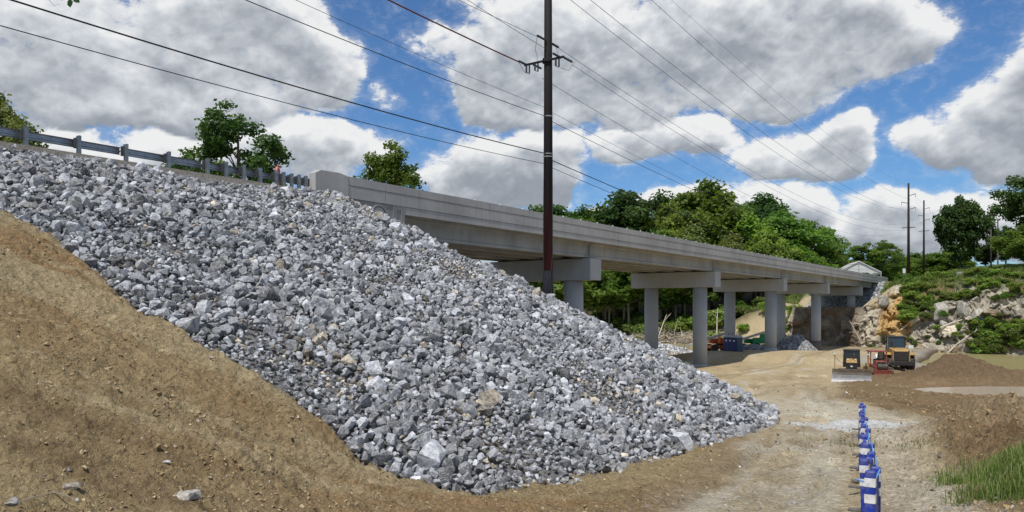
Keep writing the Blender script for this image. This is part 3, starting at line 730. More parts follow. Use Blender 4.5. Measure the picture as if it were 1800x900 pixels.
def build_riprap():
    r = np.random.default_rng(5)
    def cands(n):
        T = r.uniform(-92, -2, n); W = r.uniform(-30, 6, n); X, Y = to_xy(T, W)
        E = emb(X, Y); H = heights(X, Y, False)
        ok = (E > H + .02 - .16 * (X > 1)) & (E < 12.70 - (.42 + .22 * fbm(X * .8, Y * .8, 2, 4)) * (1 - sstep(T, T_PARA - 5, T_PARA + .5))) & (X / np.maximum(Y, 1) > -.80) & (Y > 8) & ~((W > -.2) & (T < T_AB1)) & (E > -.5)
        # keep only what a camera near this one could see: the side slope and the cone in front of the abutment
        ok &= (W < 3.5)
        X, Y = X[ok], Y[ok]
        fine = fbm(X * .28, Y * .28, 3, 81) + .35 * fbm(X * 1.1, Y * 1.1, 2, 83)
        lim = np.where(fine > .42, .17, np.where(fine > .30, .28, 2.0)); tq, wq = to_tw(X, Y); lim = np.where((tq > -42 + 8 * fine) & (r.random(len(X)) < .8), np.minimum(lim, .40), lim)
        return np.stack([X, Y], -1), lim
    P = darts(cands, [(.52, .74, 300), (.36, .52, 4500), (.24, .36, 40000), (.16, .24, 120000), (.10, .16, 170000)], .335, r)
    # gravel in the gaps
    pts, _ = cands(70000); fp = pts[r.random(len(pts)) < .95]; fx, fy = fp.T; fs = r.uniform(.05, .12, len(fp)); fz = emb(fx, fy) + fbm(fx * .5, fy * .5, 3, 61) * .22 + fbm(fx * 2.2, fy * 2.2, 3, 63) * .10 - .02
    small = rock_shapes(8, 77, 8, (1, .8, .7)); me = scatter_mesh('riprap_gravel', np.stack([fx, fy, fz], -1), fs, rand_rot(len(fp), r), r.integers(0, 8, len(fp)), rock_tone(len(fp), r, fx, fy), small)
    mesh_obj('riprap_gravel', me, 'rock_mass', embankment)['kind'] = 'stuff'
    n = len(P); X, Y, S = P.T; Z = emb(X, Y) + fbm(X * .5, Y * .5, 3, 61) * .22
    e = .2; gx = (emb(X + e, Y) - emb(X - e, Y)) / (2 * e); gy = (emb(X, Y + e) - emb(X, Y - e)) / (2 * e)
    nrm = np.stack([-gx, -gy, np.ones(n)], -1); nrm /= np.linalg.norm(nrm, axis=1)[:, None]
    Pos = np.stack([X, Y, Z], -1) + nrm * (S * r.uniform(.02, .20, n))[:, None]
    # beds lie roughly along the slope
    Rm = rand_rot(n, r); ids = r.integers(0, len(SHAPES), n); S2 = S * 1.12
    cols = rock_tone(n, r, X, Y)
    app = S / np.hypot(X, Y) * ((X / Y > -.70) & (X / Y < .5)) * (np.abs(Pos[:, 2] - CZ) / Y < .42)
    # the toe and the top edge show whole stones; take the 300 that show largest
    order = np.argsort(-app); big = order[:300]; rest = order[300:]
    meshes = []
    for k, (v, f) in enumerate(SHAPES):
        me = np_mesh('rock', v, f); me.materials.append(MATS['rock_single']); meshes.append(me)
    for i in big:
        o = bpy.data.objects.new('rock', meshes[ids[i]]); M = Matrix([[*Rm[i][0], 0], [*Rm[i][1], 0], [*Rm[i][2], 0], [0, 0, 0, 1]])
        o.matrix_world = Matrix.Translation(Pos[i]) @ M @ Matrix.Scale(S2[i], 4); o.color = (*cols[i], 1); link(o, embankment)
    me = scatter_mesh('riprap_stones', Pos[rest], S2[rest], Rm[rest], ids[rest], cols[rest])
    o = mesh_obj('riprap_stones', me, 'rock_mass', embankment); o['kind'] = 'stuff'
    print('riprap', n, len(fp))
build_riprap()

# loose stones and clods over the dirt
def build_clods():
    r = np.random.default_rng(9); shapes = rock_shapes(10, 21, 8, (1, .85, .6))
    n = 120000; a = r.uniform(R(-40), R(40), n); rad = 8 * (60 / 8) ** (r.random(n) ** 1.6); X = rad * np.sin(a); Y = rad * np.cos(a)
    H = heights(X, Y); E = emb(X, Y); rd = np.abs(road_dist(X, Y))
    bank = bank_plane(X, Y) - np.interp(Y, PROF[:, 0], PROF[:, 1])
    p = np.where(rd < .95, .05, .42); p = np.where(bank > -.5, .45, p)
    p = p + .5 * np.clip(bump2(X, Y, 36, 58, 6, 7) + bump2(X, Y, 14, 21, 4, 5, 30) + bump2(X, Y, 9.2, 14, 1.2, 6, -25), 0, 1)
    p *= .35 + sstep(fbm(X * .7, Y * .7, 3, 15), -.3, .4)
    keep = (E < H + .02) & (r.random(n) < p) & (H > WATER_Z + .2); X, Y, H = X[keep], Y[keep], H[keep]; n = len(X)
    S = np.clip(r.lognormal(math.log(.040), .5, n), .015, .17) * np.clip(np.hypot(X, Y) / 22, .8, 2.0)
    soil = np.array([[.36, .28, .165], [.30, .22, .12], [.42, .335, .205], [.34, .24, .125]])[r.integers(0, 4, n)]
    st = r.random(n) < np.where(np.abs(road_dist(X, Y)) < 1.15, .55, .05); soil[st] = rock_tone(st.sum(), r) * np.array([1.12, 1.04, .92])
    nn = np.stack([X, Y, H + S * .12], -1)
    me = scatter_mesh('dirt_clods', nn, S, rand_rot(n, r), r.integers(0, 10, n), soil * r.uniform(.8, 1.15, (n, 1)), shapes)
    o = mesh_obj('dirt_clods', me, 'clod'); tag(o, 'loose clods and small stones strewn over the dirt', None, None, 'stuff')
build_clods()
# ------------------------------------------------------------------ bridge
ZG, ZD, ZP, ZT = 11.1, 12.45, 12.72, 13.87      # girder soffit, deck soffit, deck top, parapet top
BR_ANG = math.atan2(DY, DX)
bridge = empty('bridge', (OX, OY, 0), BR_ANG, 'long concrete girder bridge on round columns crossing the river', 'bridge')
CAP_T = 1.9
PIERS = [t_at(px, 0) - CAP_T / 2 for px in (1057, 1267, 1384, 1459, 1517)]
STOPS = [T_AB1] + PIERS + [T_AB2]
def girder_profile(w):
    pr = [(.33, 0), (.33, .17), (.10, .38), (.10, 1.03), (.52, 1.16), (.52, 1.25), (-.52, 1.25), (-.52, 1.16), (-.10, 1.03), (-.10, .38), (-.33, .17), (-.33, 0)]
    return [(w + a, ZG + b) for a, b in pr]
def ext_profile(w):     # outer girder as seen from the side: deep flat face between flanges
    pr = [(.36, 0), (.36, .16), (.10, .36), (.10, 1.05), (.50, 1.16), (.50, 1.25), (-.50, 1.25), (-.50, 1.15), (-.36, 1.05), (-.36, .27), (-.47, .16), (-.47, 0)]
    return [(w + a, ZG + b) for a, b in pr]
for i in range(6):
    a, b = STOPS[i], STOPS[i + 1]
    for k, w in enumerate(np.linspace(1.0, 9.6, 5)):
        MB().prism(ext_profile(w) if k == 0 else girder_profile(w), a + .09, b - .09, 'x').build('girder', 'conc_girder', bridge)
    MB().bb(a + .012, b - .012, -.42, 11.02, ZD - .1, ZP - .08).build('deck_slab', 'conc_parapet', bridge)
    ledge = MB().prism([(-.50, ZD - .16), (-.50, ZP), (-.30, ZP + .02), (-.30, ZD - .16)], a + .012, b - .012, 'x').build('deck_edge', 'conc_parapet', bridge)
    if i: 
        MB().bb(a - .16, a + .16, .70, 9.9, ZG + .02, ZD - .13).build('diaphragm', 'conc_girder', bridge)
        MB().bb(a - .20, a + .20, .55, 10.05, ZG - .08, ZG - .003).build('bearing_pad', 'blockout', bridge)
        MB().bb(a - .17, a + .17, .50, .69, ZG + .02, ZD - .13).build('closure_plate', 'conc_girder', bridge)
MB().bb(STOPS[0], STOPS[-1], -.1, 10.7, ZP - .076, ZP - .01).build('road_surface', 'asphalt', bridge)
for i, t in enumerate(PIERS):
    cap = MB().bb(t - CAP_T / 2, t + CAP_T / 2, 0, 10.6, 9.22, ZG - .084).build('pier_cap', 'conc_pier', bridge, bevel=.04)
    zb = {0: 2.0, 1: -.9, 2: -.6, 3: -1.6, 4: 5.6}[i]
    for w in (2.15, 8.3):
        MB().lathe([(.83, zb), (.83, 9.24)], 40, (t, w, 0)).build('column', 'conc_pier', bridge, smooth=True)
        if i == 3 and w < 3: MB().lathe([(.93, -1.9), (.93, .75)], 40, (t, w, 0)).build('shaft_collar', 'conc_shaft', bridge, smooth=True)
        if i in (1, 2): MB().lathe([(.92, zb), (.92, .22 if i == 1 else .8)], 40, (t, w, 0)).build('shaft_collar', 'conc_pier', bridge, smooth=True)
# parapet panels, one per joint bay, with the shadow groove under the coping
PANEL = 2.72
def parapet_profile(side, top=ZT, z0=ZP):
    s = 1 if side < 0 else -1; o = -.52 if side < 0 else 11.12
    pts = [(0, z0 + .022), (0, z0 + .66), (.035, z0 + .665), (.035, z0 + .705), (-.012, z0 + .71), (-.012, top), (.26, top), (.30, z0 + .45), (.44, z0 + .022)]
    return [(o + s * a, z) for a, z in pts]
pan_near = {}
t0 = t_at(612, -.5); n_pan = int((T_AB2 + 3 - t0) / PANEL)
for side in (-1, 1):
    me = MB().prism(parapet_profile(side), .012, PANEL - .012, 'x').mesh('parapet_panel')
    for k in range(n_pan):
        o = bpy.data.objects.new('parapet_panel', me); 
        if not me.materials: me.materials.append(MATS['conc_parapet'])
        o.location = (t0 + k * PANEL, 0, 0); link(o, bridge)
        if k % 1 == 0 and side < 0 and k > 3:
            MB().box((t0 + k * PANEL, -.42, ZT + .045), (.10, .07, .09)).build('reflector', 'white_paint', bridge)
# end block
zt = ZT + .06
for side in (-1, 1):
    o = -.56 if side < 0 else 10.75
    mb = MB(); poly = [(T_PARA, ZP - .35), (T_PARA, zt - .16), (T_PARA + .35, zt + .02), (T_PARA + 1.55, zt + .05), (t0 - .012, ZT), (t0 - .012, ZP - .35)]
    mb.prism(poly, o, o + .46, 'y'); mb.build('parapet_end_block', 'conc_parapet', bridge, bevel=.03)
# wing wall with the round relief, abutment
wing = MB().bb(T_PARA + .6, T_AB1 - .95, -.49, .1, 8.5, ZP - .004).build('wing_wall', 'conc_wing', bridge)
for k in range(3): MB().bb(T_AB1 - .95 + k * .32 + .01, T_AB1 - .95 + (k + 1) * .32 - .02, -.53 + .04 * (k % 2), .1, 8.5, ZP - .22).build('pilaster_rib', 'conc_wing', bridge)
MB().bb(T_AB1 - .95, T_AB1 + .02, -.515, .1, ZP - .216, ZP + .016).build('pilaster_cap', 'conc_wing', bridge)
tm = t_at(666, -.5)
ring = MB(); ring_o = []
seg = 36; vs = []
for r_, y_ in ((.62, -.49), (.62, -.56), (.53, -.56), (.53, -.49)):
    vs += [(tm + r_ * math.cos(2 * math.pi * j / seg), y_, 12.02 + r_ * math.sin(2 * math.pi * j / seg)) for j in range(seg)]
ring.add(vs, [(i * seg + j, i * seg + (j + 1) % seg, ((i + 1) % 4) * seg + (j + 1) % seg, ((i + 1) % 4) * seg + j) for i in range(4) for j in range(seg)])
med = ring.build('relief_ring', 'conc_wing', bridge)
MB().lathe([(.46, -.53), (.46, -.48)], 36, (tm, 0, 12.02), 'y').build('relief_disc', 'conc_parapet', med)
MB().bb(T_AB1 - 1.2, T_AB1 + .02, .1, 10.5, 7.5, ZD - .12).build('abutment_wall', 'conc_wing', bridge)
MB().bb(T_AB2 - .05, T_AB2 + 1.2, .1, 10.5, 8.0, ZD - .12).build('abutment_wall', 'conc_wing', bridge)
MB().bb(T_AB2 - .3, T_AB2 + 7, -.45, .1, 9.0, ZP - .004).build('wing_wall', 'conc_wing', bridge)

# ------------------------------------------------------------------ guard rail on the approach
def wbeam(y0, zc):
    pr = [(0, -.155), (.035, -.15), (.08, -.10), (.08, -.055), (.02, -.02), (.02, .02), (.08, .055), (.08, .10), (.035, .15), (0, .155)]
    return [(y0 + a, zc + b) for a, b in pr] + [(y0 + a + .006, zc + b) for a, b in reversed(pr)]
rail = empty('guardrail', (OX, OY, 0), BR_ANG, 'galvanized steel guardrail along the top of the rock embankment', 'guardrail')
POST_PX = [-260, -150, -50, 46, 139, 222, 297, 365, 398, 429, 458, 486, 499, 513, 526, 538, 550]
RZ = 13.30
tp = [t_at(p, -.25) for p in POST_PX]
seams = [tp[0]] + [tp[i] for i in (3, 5, 7, 11)] + [T_PARA + .5]
for a, b in zip(seams[:-1], seams[1:]):
    rb = MB().prism(wbeam(.08, RZ), a - .02, b - .06, 'x').build('rail_beam', 'galv_rail', rail)
    for dt in (-.18, -.08): 
        for dz in (-.085, .085): MB().box((b + dt - .1, .07, RZ + dz), (.04, .03, .04)).build('bolt', 'galv_post', rb)
for t in tp:
    zb = float(emb(*to_xy(t, -.25))) - .35
    mb = MB(); mb.bb(t - .06, t + .06, -.31, -.295, zb, RZ + .26); mb.bb(t - .06, t + .06, -.165, -.15, zb, RZ + .26); mb.bb(t - .006, t + .006, -.295, -.165, zb, RZ + .26)
    p = mb.build('post', 'galv_post', rail)
    MB().bb(t - .075, t + .075, -.148, .06, RZ - .19, RZ + .19).build('blockout', 'blockout', p)
# ------------------------------------------------------------------ rock bluff of the far bank
def gz(x, y, detail=True): return float(heights(np.array([float(x)]), np.array([float(y)]), detail)[0])
def at_px(px, Y): return (px - CX) / F * Y
def z_px(py, Y): return CZ + (HY - py) / F * Y
def build_bluff():
    ws = np.concatenate([np.arange(-95, -40, 1.0), np.arange(-40, 16.2, .24)]); ss = np.linspace(0, 1, 60); W, S = np.meshgrid(ws, ss, indexing='ij')
    top = np.interp(W, [-95, -45, -25, -12, -6, -2.2, -1.2, 12.2, 13.0, 15, 16.2], [15.2, 14.9, 13.9, 13.0, 11.2, 8.0, 6.75, 6.75, 7.4, 5.4, 4.2])
    run = np.interp(W, [-95, -30, -14, -8, -2.5, -1.0, 12.4, 13.5, 16.2], [11, 12, 13, 12, 5.0, 2.0, 2.0, 7, 9])
    g = fbm(W * .11, W * 0 + 3, 3, 501)
    # ledges: height climbs in steps while the face leans back
    st = S + .055 * np.sin(S * 19 + W * .5 + 4 * fbm(W * .2, S * 2, 2, 505)) * np.sin(np.pi * S)
    Z = -2.6 + (top + 2.6) * np.clip(st, 0, 1)
    T = 77.0 + run * (.30 * S + .70 * S ** 2.6) + 1.4 * g * (1 - .5 * S)
    n1 = fbm(W * .30, Z * .35, 4, 511); n2 = fbm(W * .9, Z * 1.0, 4, 513, .6); n3 = fbm(W * 2.6, Z * 2.6, 3, 515)
    rugged = np.sin(np.pi * np.clip(S, 0, 1)) ** .5
    ridge = np.abs(fbm(W * .42, Z * .12, 3, 517))
    T = T - rugged * (n1 * 1.5 + n2 * .75 + n3 * .30 - ridge * 1.6) * np.where((W > -1.5) & (W < 12.5), .45, 1.0)
    b1, v1 = worley(W * .38 + .5 * n1, Z * .45 + .5 * n2, 541); b2, v2 = worley(W * 1.0 + .4 * n2, Z * 1.15, 545)
    under = (W > -1.5) & (W < 12.5); T = T - rugged * ((v1 - .5) * 2.2 - b1 * .9 + (v2 - .5) * .8 - b2 * .35) * np.where(under, .35, 1.0)
    global BLUFF; BLUFF = (ws, ss, T, Z)
    X, Y = to_xy(T, W); v = np.stack([X, Y, Z], -1).reshape(-1, 3); a, b = W.shape; idx = np.arange(a * b).reshape(a, b)
    q = np.stack([idx[:-1, :-1], idx[1:, :-1], idx[1:, 1:], idx[:-1, 1:]], -1).reshape(-1, 4)
    # a skirt running back under the turf closes the top
    Xb, Yb = to_xy(T[:, -1] + 2.5, ws); vb = np.stack([Xb, Yb, Z[:, -1] - .6], -1); k = len(v); v = np.vstack([v, vb]); bi = k + np.arange(a)
    q = np.vstack([q, np.stack([idx[:-1, -1], idx[1:, -1], bi[1:], bi[:-1]], -1)])
    me = np_mesh('rock_bluff', v, None, q, smooth=False)
    w, z = W.ravel(), Z.ravel(); N1 = fbm(w * .22, z * .3, 4, 521); N2 = fbm(w * .8, z * .9, 4, 523)
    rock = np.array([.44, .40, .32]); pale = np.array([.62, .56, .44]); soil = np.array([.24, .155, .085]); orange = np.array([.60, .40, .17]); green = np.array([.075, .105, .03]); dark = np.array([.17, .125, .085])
    lay = lambda c, col, m: c * (1 - np.clip(m, 0, 1)[:, None]) + col * np.clip(m, 0, 1)[:, None]
    c = np.tile(rock, (len(w), 1)); c = lay(c, pale, sstep(N2 + N1 * .5, 0, .5)); c = lay(c, soil, sstep(-N1 + N2 * .35, .1, .45) * .8); cell = worley(w * .38 + .5 * n1.ravel(), z * .45 + .5 * n2.ravel(), 541)[1]; c = c * (.72 + .5 * cell)[:, None]
    c = lay(c, green, sstep(z + N2 * 2.5, 8.5, 12.0) * (w < -8) * .8)
    c = lay(c, dark, ((w > -1.4) & (w < 12.4)) * (.55 + .45 * sstep(N1, -.2, .4)))  # brown rock, with the shade under the bridge painted into its colour
    c = lay(c, pale, np.exp(-((w + 2.6) / 1.5) ** 2) * (z < 6.8) * .95)
    c = lay(c, orange, sstep(w + N2, -10.5, -9.0) * (1 - sstep(w + N2, -4.8, -4.0)) * sstep(z, .0, 2.0) * (1 - sstep(z, 8.5, 10.5)))
    c = lay(c, np.array([.52, .43, .28]), sstep(w, -7, -5.5) * (1 - sstep(w, -2.0, -1.2)) * sstep(z, 6.2, 7.2) * .9)
    c = lay(c, pale, (w > 12.2) * .6)
    c = np.vstack([c, np.tile(green, (a, 1))]); color_attr(me, c * (1 + .25 * np.append(N2, np.zeros(a))[:, None]))
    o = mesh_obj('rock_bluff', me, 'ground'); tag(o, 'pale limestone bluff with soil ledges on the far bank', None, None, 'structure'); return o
bluff = build_bluff()
# broken rock heaps: under the far spans and at the column feet
def rock_heap(name, cx, cy, rx, ry, h, n, smin, smax_, ang, label, seed, dark=1.0):  # a lowered dark factor puts the bridge's shade into the rock colour
    r = np.random.default_rng(seed); c, s = math.cos(R(ang)), math.sin(R(ang)); a = r.uniform(0, 2 * math.pi, n); q = np.sqrt(r.random(n))
    u, v = q * np.cos(a), q * np.sin(a); X = cx + u * rx * c - v * ry * s; Y = cy + u * rx * s + v * ry * c
    Z = heights(X, Y, False) + h * (1 - q ** 1.6) * (1 + .25 * fbm(X, Y, 2, seed)) ; S = r.uniform(smin, smax_, n)
    me = scatter_mesh(name, np.stack([X, Y, Z], -1), S, rand_rot(n, r), r.integers(0, len(SHAPES), n), rock_tone(n, r) * dark)
    # a core so that no light shows through
    o = mesh_obj(name, me, 'rock_mass'); tag(o, label, None, None, 'stuff'); return o
x, y = to_xy(34.0, 6.5); rock_heap('gravel_patch', x, y, 5.0, 3.0, .8, 900, .2, .5, math.degrees(BR_ANG), 'low spread of shaded gravel behind the portable toilets', 32, .9)
x, y = to_xy(41.0, 2.2); rock_heap('rubble_heap', x, y, 5.0, 3.4, 2.6, 1500, .35, .8, math.degrees(BR_ANG), 'dark heap of broken rock beside the bridge columns', 31, .8)
x, y = to_xy(26.0, 22.0); rock_heap('gravel_heap', x, y, 16, 5.5, 1.7, 2600, .25, .6, math.degrees(BR_ANG), 'pale gravel berm along the causeway edge', 33, 1.5)
r_ = np.random.default_rng(35); n = 3200; T = r_.uniform(90.0, 105, n); W = r_.uniform(-1.5, 12.5, n); X, Y = to_xy(T, W); Z = np.minimum(6.65 + .5 * np.maximum(T - 92, 0), 12.3)
tag(mesh_obj('abutment_riprap', scatter_mesh('abutment_riprap', np.stack([X, Y, Z], -1), r_.uniform(.4, .85, n), rand_rot(n, r_), r_.integers(0, len(SHAPES), n), rock_tone(n, r_)), 'rock_mass'), 'shaded broken rock slope under the far end of the bridge', None, None, 'stuff')

# ------------------------------------------------------------------ trees
def leaf_cloud(centres, radii, n, size, r, flat=.8, up=.35):
    """leaf-sized rhombs spread over the skins of many clumps"""
    k = len(centres); wts = radii ** 2; wts = wts / wts.sum(); ci = r.choice(k, n, p=wts)
    d = r.normal(size=(n, 3)); d /= np.linalg.norm(d, axis=1)[:, None]
    q = r.random(n) ** .45; P = centres[ci] + d * (radii[ci] * q * r.uniform(.8, 1.22, n))[:, None] * np.array([1, 1, flat])
    nrm = d * .9 + r.normal(size=(n, 3)) * .75 + np.array([0, 0, up]); nrm /= np.linalg.norm(nrm, axis=1)[:, None]
    a = np.cross(nrm, r.normal(size=(n, 3))); a /= np.linalg.norm(a, axis=1)[:, None]; b = np.cross(nrm, a)
    s = size * r.uniform(.6, 1.35, n)[:, None]; a = a * s; b = b * s * .62
    V = np.stack([P - a, P + b, P + a, P - b], 1).reshape(-1, 3); Q = np.arange(4 * n).reshape(n, 4)
    tone = np.clip(r.random(k)[ci] * .55 + r.random(n) * .45 + (d[:, 2] * 0), 0, 1)
    return V, Q, np.repeat(tone, 4)
def make_tree(seed, h, rad, base, nclump, nleaf, leaf, mat, bark='bark', shape='round', lean=0.0, trunk_r=None, clump=.26):
    """returns (trunk mesh, crown mesh) standing at the origin"""
    r = np.random.default_rng(seed); ch = h - base; cs = []; rs = []
    while len(cs) < nclump:
        p = r.uniform(-1, 1, 3); l = np.linalg.norm(p)
        if l > 1 or l < .30: continue
        z = (p[2] + 1) / 2
        wid = {'round': (1 - abs(2 * z - .85) ** 2.4 * .62), 'oval': math.sin(math.pi * min(1, max(.05, z * .92 + .06))) ** .6, 'cone': (1.02 - z) ** .75, 'vase': .35 + .65 * math.sin(math.pi * min(.95, z * .75 + .18))}[shape]
        wid *= 1 + .22 * math.sin(3 * math.atan2(p[1], p[0]) + seed)
        cs.append((p[0] * rad * wid, p[1] * rad * wid, base + ch * (.06 + .88 * z))); rs.append(rad * clump * r.uniform(.65, 1.25))
    cs = np.array(cs); rs = np.array(rs)
    V, Q, tone = leaf_cloud(cs, rs, nleaf, leaf, r)
    crown = np_mesh('crown', V, None, Q); float_attr(crown, tone); crown.materials.append(MATS[mat])
    mb = MB(); tr = trunk_r or h * .014
    pts = [(math.sin(q * 2.2 + seed) * tr * 1.6 * q + lean * q * q * h, math.cos(q * 1.7 + seed) * tr * 1.4 * q, q * (base + ch * .78)) for q in np.linspace(0, 1, 7)]
    mb.tube([(p[0], p[1], p[2] - (.5 if i == 0 else 0)) for i, p in enumerate(pts)], [tr * (1.25 if i == 0 else 1) * (1 - .82 * i / 6) for i in range(7)], 8)
    for i in r.choice(len(cs), min(len(cs), 16), replace=False):
        c = cs[i]; q = min(.92, max(.25, (c[2] - rad * .5) / (base + ch * .78))); j = q * 6; p0 = np.array(pts[int(j)]) + (np.array(pts[min(6, int(j) + 1)]) - np.array(pts[int(j)])) * (j - int(j))
        mid = (p0 + c) / 2 + np.array([0, 0, rad * .08]); rr = tr * (1 - .8 * q) * .6
        mb.tube([p0, mid, c], [rr, rr * .6, rr * .22], 5, False)
    trunk = mb.mesh('trunk'); trunk.materials.append(MATS[bark])
    return trunk, crown
def place(name, meshes, loc, scale, rz, label, cat, group=None, names=('trunk', 'crown')):
    e = empty(name, loc, rz, label, cat, group); e.scale = scale
    for nm, me in zip(names, meshes):
        if me is not None: link(bpy.data.objects.new(nm, me), e)
    return e
KIND = {
    'oak': make_tree(1, 30, 9.5, 6, 110, 17000, .46, 'leaf_mid', 'bark_pale', 'round'),
    'beech': make_tree(2, 30, 9.0, 5, 105, 16000, .48, 'leaf_bright', 'bark_pale', 'oval'),
    'elm': make_tree(3, 30, 8.5, 7, 85, 14000, .44, 'leaf_dark', 'bark', 'vase'),
    'maple': make_tree(4, 30, 9.0, 4, 100, 15000, .46, 'leaf_olive', 'bark_pale', 'oval'),
    'poplar': make_tree(15, 24, 4.2, 4.0, 120, 15000, .17, 'leaf_dark', 'bark', 'vase', clump=.19),
    'alder': make_tree(6, 26, 5.8, 3, 150, 20000, .22, 'leaf_mid', 'bark', 'oval', clump=.20),
    'ash': make_tree(9, 24, 6.0, 5, 110, 14000, .20, 'leaf_olive', 'bark', 'round', clump=.19),
    'cedar': make_tree(7, 15, 5.2, 1.0, 110, 16000, .30, 'leaf_dark', 'bark', 'oval', clump=.25),
    'sapling': make_tree(8, 14, 3.0, 4.5, 30, 2600, .32, 'leaf_mid', 'bark_pale', 'vase', trunk_r=.16, clump=.34),
}
def crown_size(me):
    v = np.empty(len(me.vertices) * 3, np.float32); me.vertices.foreach_get('co', v); v = v.reshape(-1, 3); return float(np.percentile(np.abs(v[:, 0]), 93)), float(np.percentile(v[:, 2], 99.7))
SIZE = {k: crown_size(m[1]) for k, m in KIND.items()}
def tree_px(kind, px, ytop, wpx, Y, label, group=None, name='tree', base=None, rz=None):
    X = at_px(px, Y); zb = (max(gz(X, Y), WATER_Z) if base is None else base) - .15; H = z_px(ytop, Y) - zb; me = KIND[kind]
    rad, top = SIZE[kind]; s = wpx / F * Y / 2 / rad
    return place(name, me, (X, Y, zb), (s, s, H / top), rz if rz is not None else random.uniform(0, 6.28), label, 'tree', group)
# left, beyond the road
tree_px('poplar', 410, 188, 158, 70, 'airy young tree with dark trunk behind the middle of the guardrail')
tree_px('alder', 683, 258, 140, 110, 'rounded bright green tree behind the concrete bridge rail')
tree_px('ash', -14, 158, 150, 52, 'olive green tree at the left edge behind the guardrail')
tree_px('poplar', 336, 282, 60, 62, 'low leafy treetop just left of the airy tree behind the guardrail')
tree_px('alder', 472, 292, 60, 80, 'small treetop behind the person and guardrail')
# wooded bank behind the bridge, left to right
WG = 'trees of the wooded bank behind the bridge'
for i, (k, px, yt, wp, Y, lab) in enumerate([
    ('oak', 945, 366, 100, 250, 'distant dark tree immediately left of the tall steel pole'),
    ('elm', 990, 362, 100, 255, 'distant dark tree just right of the tall steel pole'),
    ('oak', 1040, 376, 90, 250, 'distant low tree left of the spreading dark tree'),
    ('elm', 1118, 338, 120, 205, 'spreading dark tree, leftmost of the tall wood behind the bridge'),
    ('beech', 1175, 360, 92, 198, 'lighter green tree beside the spreading dark tree'),
    ('oak', 1248, 322, 136, 208, 'tallest broad green tree in the wood behind the bridge'),
    ('maple', 1222, 398, 92, 190, 'olive tree in front of the tallest tree behind the bridge'),
    ('elm', 1335, 346, 80, 215, 'dark treetop rising behind the middle of the wood'),
    ('beech', 1302, 374, 110, 198, 'bright green tree right of the tallest tree in the wood'),
    ('maple', 1292, 414, 76, 186, 'low olive tree just above the bridge rail mid wood'),
    ('oak', 1375, 374, 110, 200, 'full green tree near the right end of the wood'),
    ('beech', 1345, 408, 76, 188, 'low bright tree between two full trees near the wood\'s right end'),
    ('oak', 1424, 392, 86, 202, 'rightmost full green tree of the wood behind the bridge'),
    ('maple', 1452, 436, 60, 215, 'small tree tapering off the right end of the wood'),
    ('oak', 1160, 410, 110, 190, 'green tree whose crown meets the bridge rail under the spreading tree'),
    ('elm', 1085, 402, 100, 200, 'dark tree crown just above the rail left of the wood'),
    ('oak', 1405, 436, 90, 190, 'low green tree crown above the rail near the wood\'s right end')]):
    tree_px(k, px, yt, wp, Y, lab, WG)
# stems and leaves seen between the columns
SG = 'slender trees on the riverbank under the bridge'
rr = random.Random(4)
for i in range(44):
    px = 960 + i * 10.5 + rr.uniform(-8, 8); Y = rr.uniform(186, 206)
    tree_px('sapling', px, rr.uniform(440, 478), rr.uniform(60, 90), Y, 'slender pale-stemmed tree in the shade of the riverbank under the bridge', SG)
# right bank
tree_px('cedar', 1687, 350, 66, 172, 'dense dark rounded tree standing alone on the right bluff')
tree_px('cedar', 1768, 400, 46, 178, 'dark green tree behind the short wooden poles')
tree_px('elm', 1822, 300, 84, 150, 'tall dark tree at the right edge on the bluff')
tree_px('oak', 1806, 396, 76, 146, 'broad green tree at the right edge above the bluff')
tree_px('cedar', 1733, 432, 34, 185, 'low green tree between the lone dark tree and the right edge')
tree_px('sapling', 1520, 428, 50, 240, 'thin leafy tree just right of the white tent')
tree_px('alder', 1556, 424, 56, 245, 'feathery tree between the white tent and the steel poles')
for i, (px, yt, wp, Y) in enumerate([(1585, 452, 60, 275), (1610, 446, 70, 285), (1640, 448, 70, 280), (1665, 440, 70, 270), (1480, 458, 60, 270), (1540, 462, 70, 265)]):
    tree_px('oak', px, yt, wp, Y, 'far low tree on the skyline between the tent and the lone dark tree', 'far trees on the skyline at right')

# ------------------------------------------------------------------ shrubs
def make_shrub(seed, rad, h, n, leaf, mat):
    r = np.random.default_rng(seed); k = 16; c = r.normal(size=(k, 3)); c /= np.linalg.norm(c, axis=1)[:, None]; c *= r.random(k)[:, None] ** .5
    c = np.stack([c[:, 0] * rad * .8, c[:, 1] * rad * .8, h * .45 + c[:, 2] * h * .38], -1)
    V, Q, tone = leaf_cloud(c, rad * r.uniform(.22, .45, k), n, leaf, r, up=.6); me = np_mesh('foliage', V, None, Q); float_attr(me, tone); me.materials.append(MATS[mat])
    mb = MB()
    for i in range(7): mb.tube([(0, 0, -.3), (c[i][0] * .4, c[i][1] * .4, c[i][2] * .6), tuple(c[i])], [.05, .035, .012], 5, False)
    st = mb.mesh('stem'); st.materials.append(MATS['bark_pale']); return st, me
SHR = [make_shrub(61, 1.7, 2.4, 1500, .17, 'leaf_bright'), make_shrub(62, 1.5, 2.0, 1300, .17, 'leaf_mid'), make_shrub(63, 1.9, 1.7, 1500, .16, 'leaf_olive')]
def bluff_point(w, s, out=.15):
    ws, ss, T, Z = BLUFF; i = int(np.argmin(np.abs(ws - w))); j = int(np.argmin(np.abs(ss - s))); return (*to_xy(float(T[i, j]) - out, w), float(Z[i, j]))
rr = random.Random(12)
spots = []
def w_px(px): k = (px - CX) / F; return -((k * 149.9 - 69.4) / (.816 + .5777 * k))
for i in range(52): spots.append((w_px(rr.uniform(1574, 1665)), rr.uniform(.48, 1.0), rr.uniform(.45, .95)))      # green flank right of the bridge end
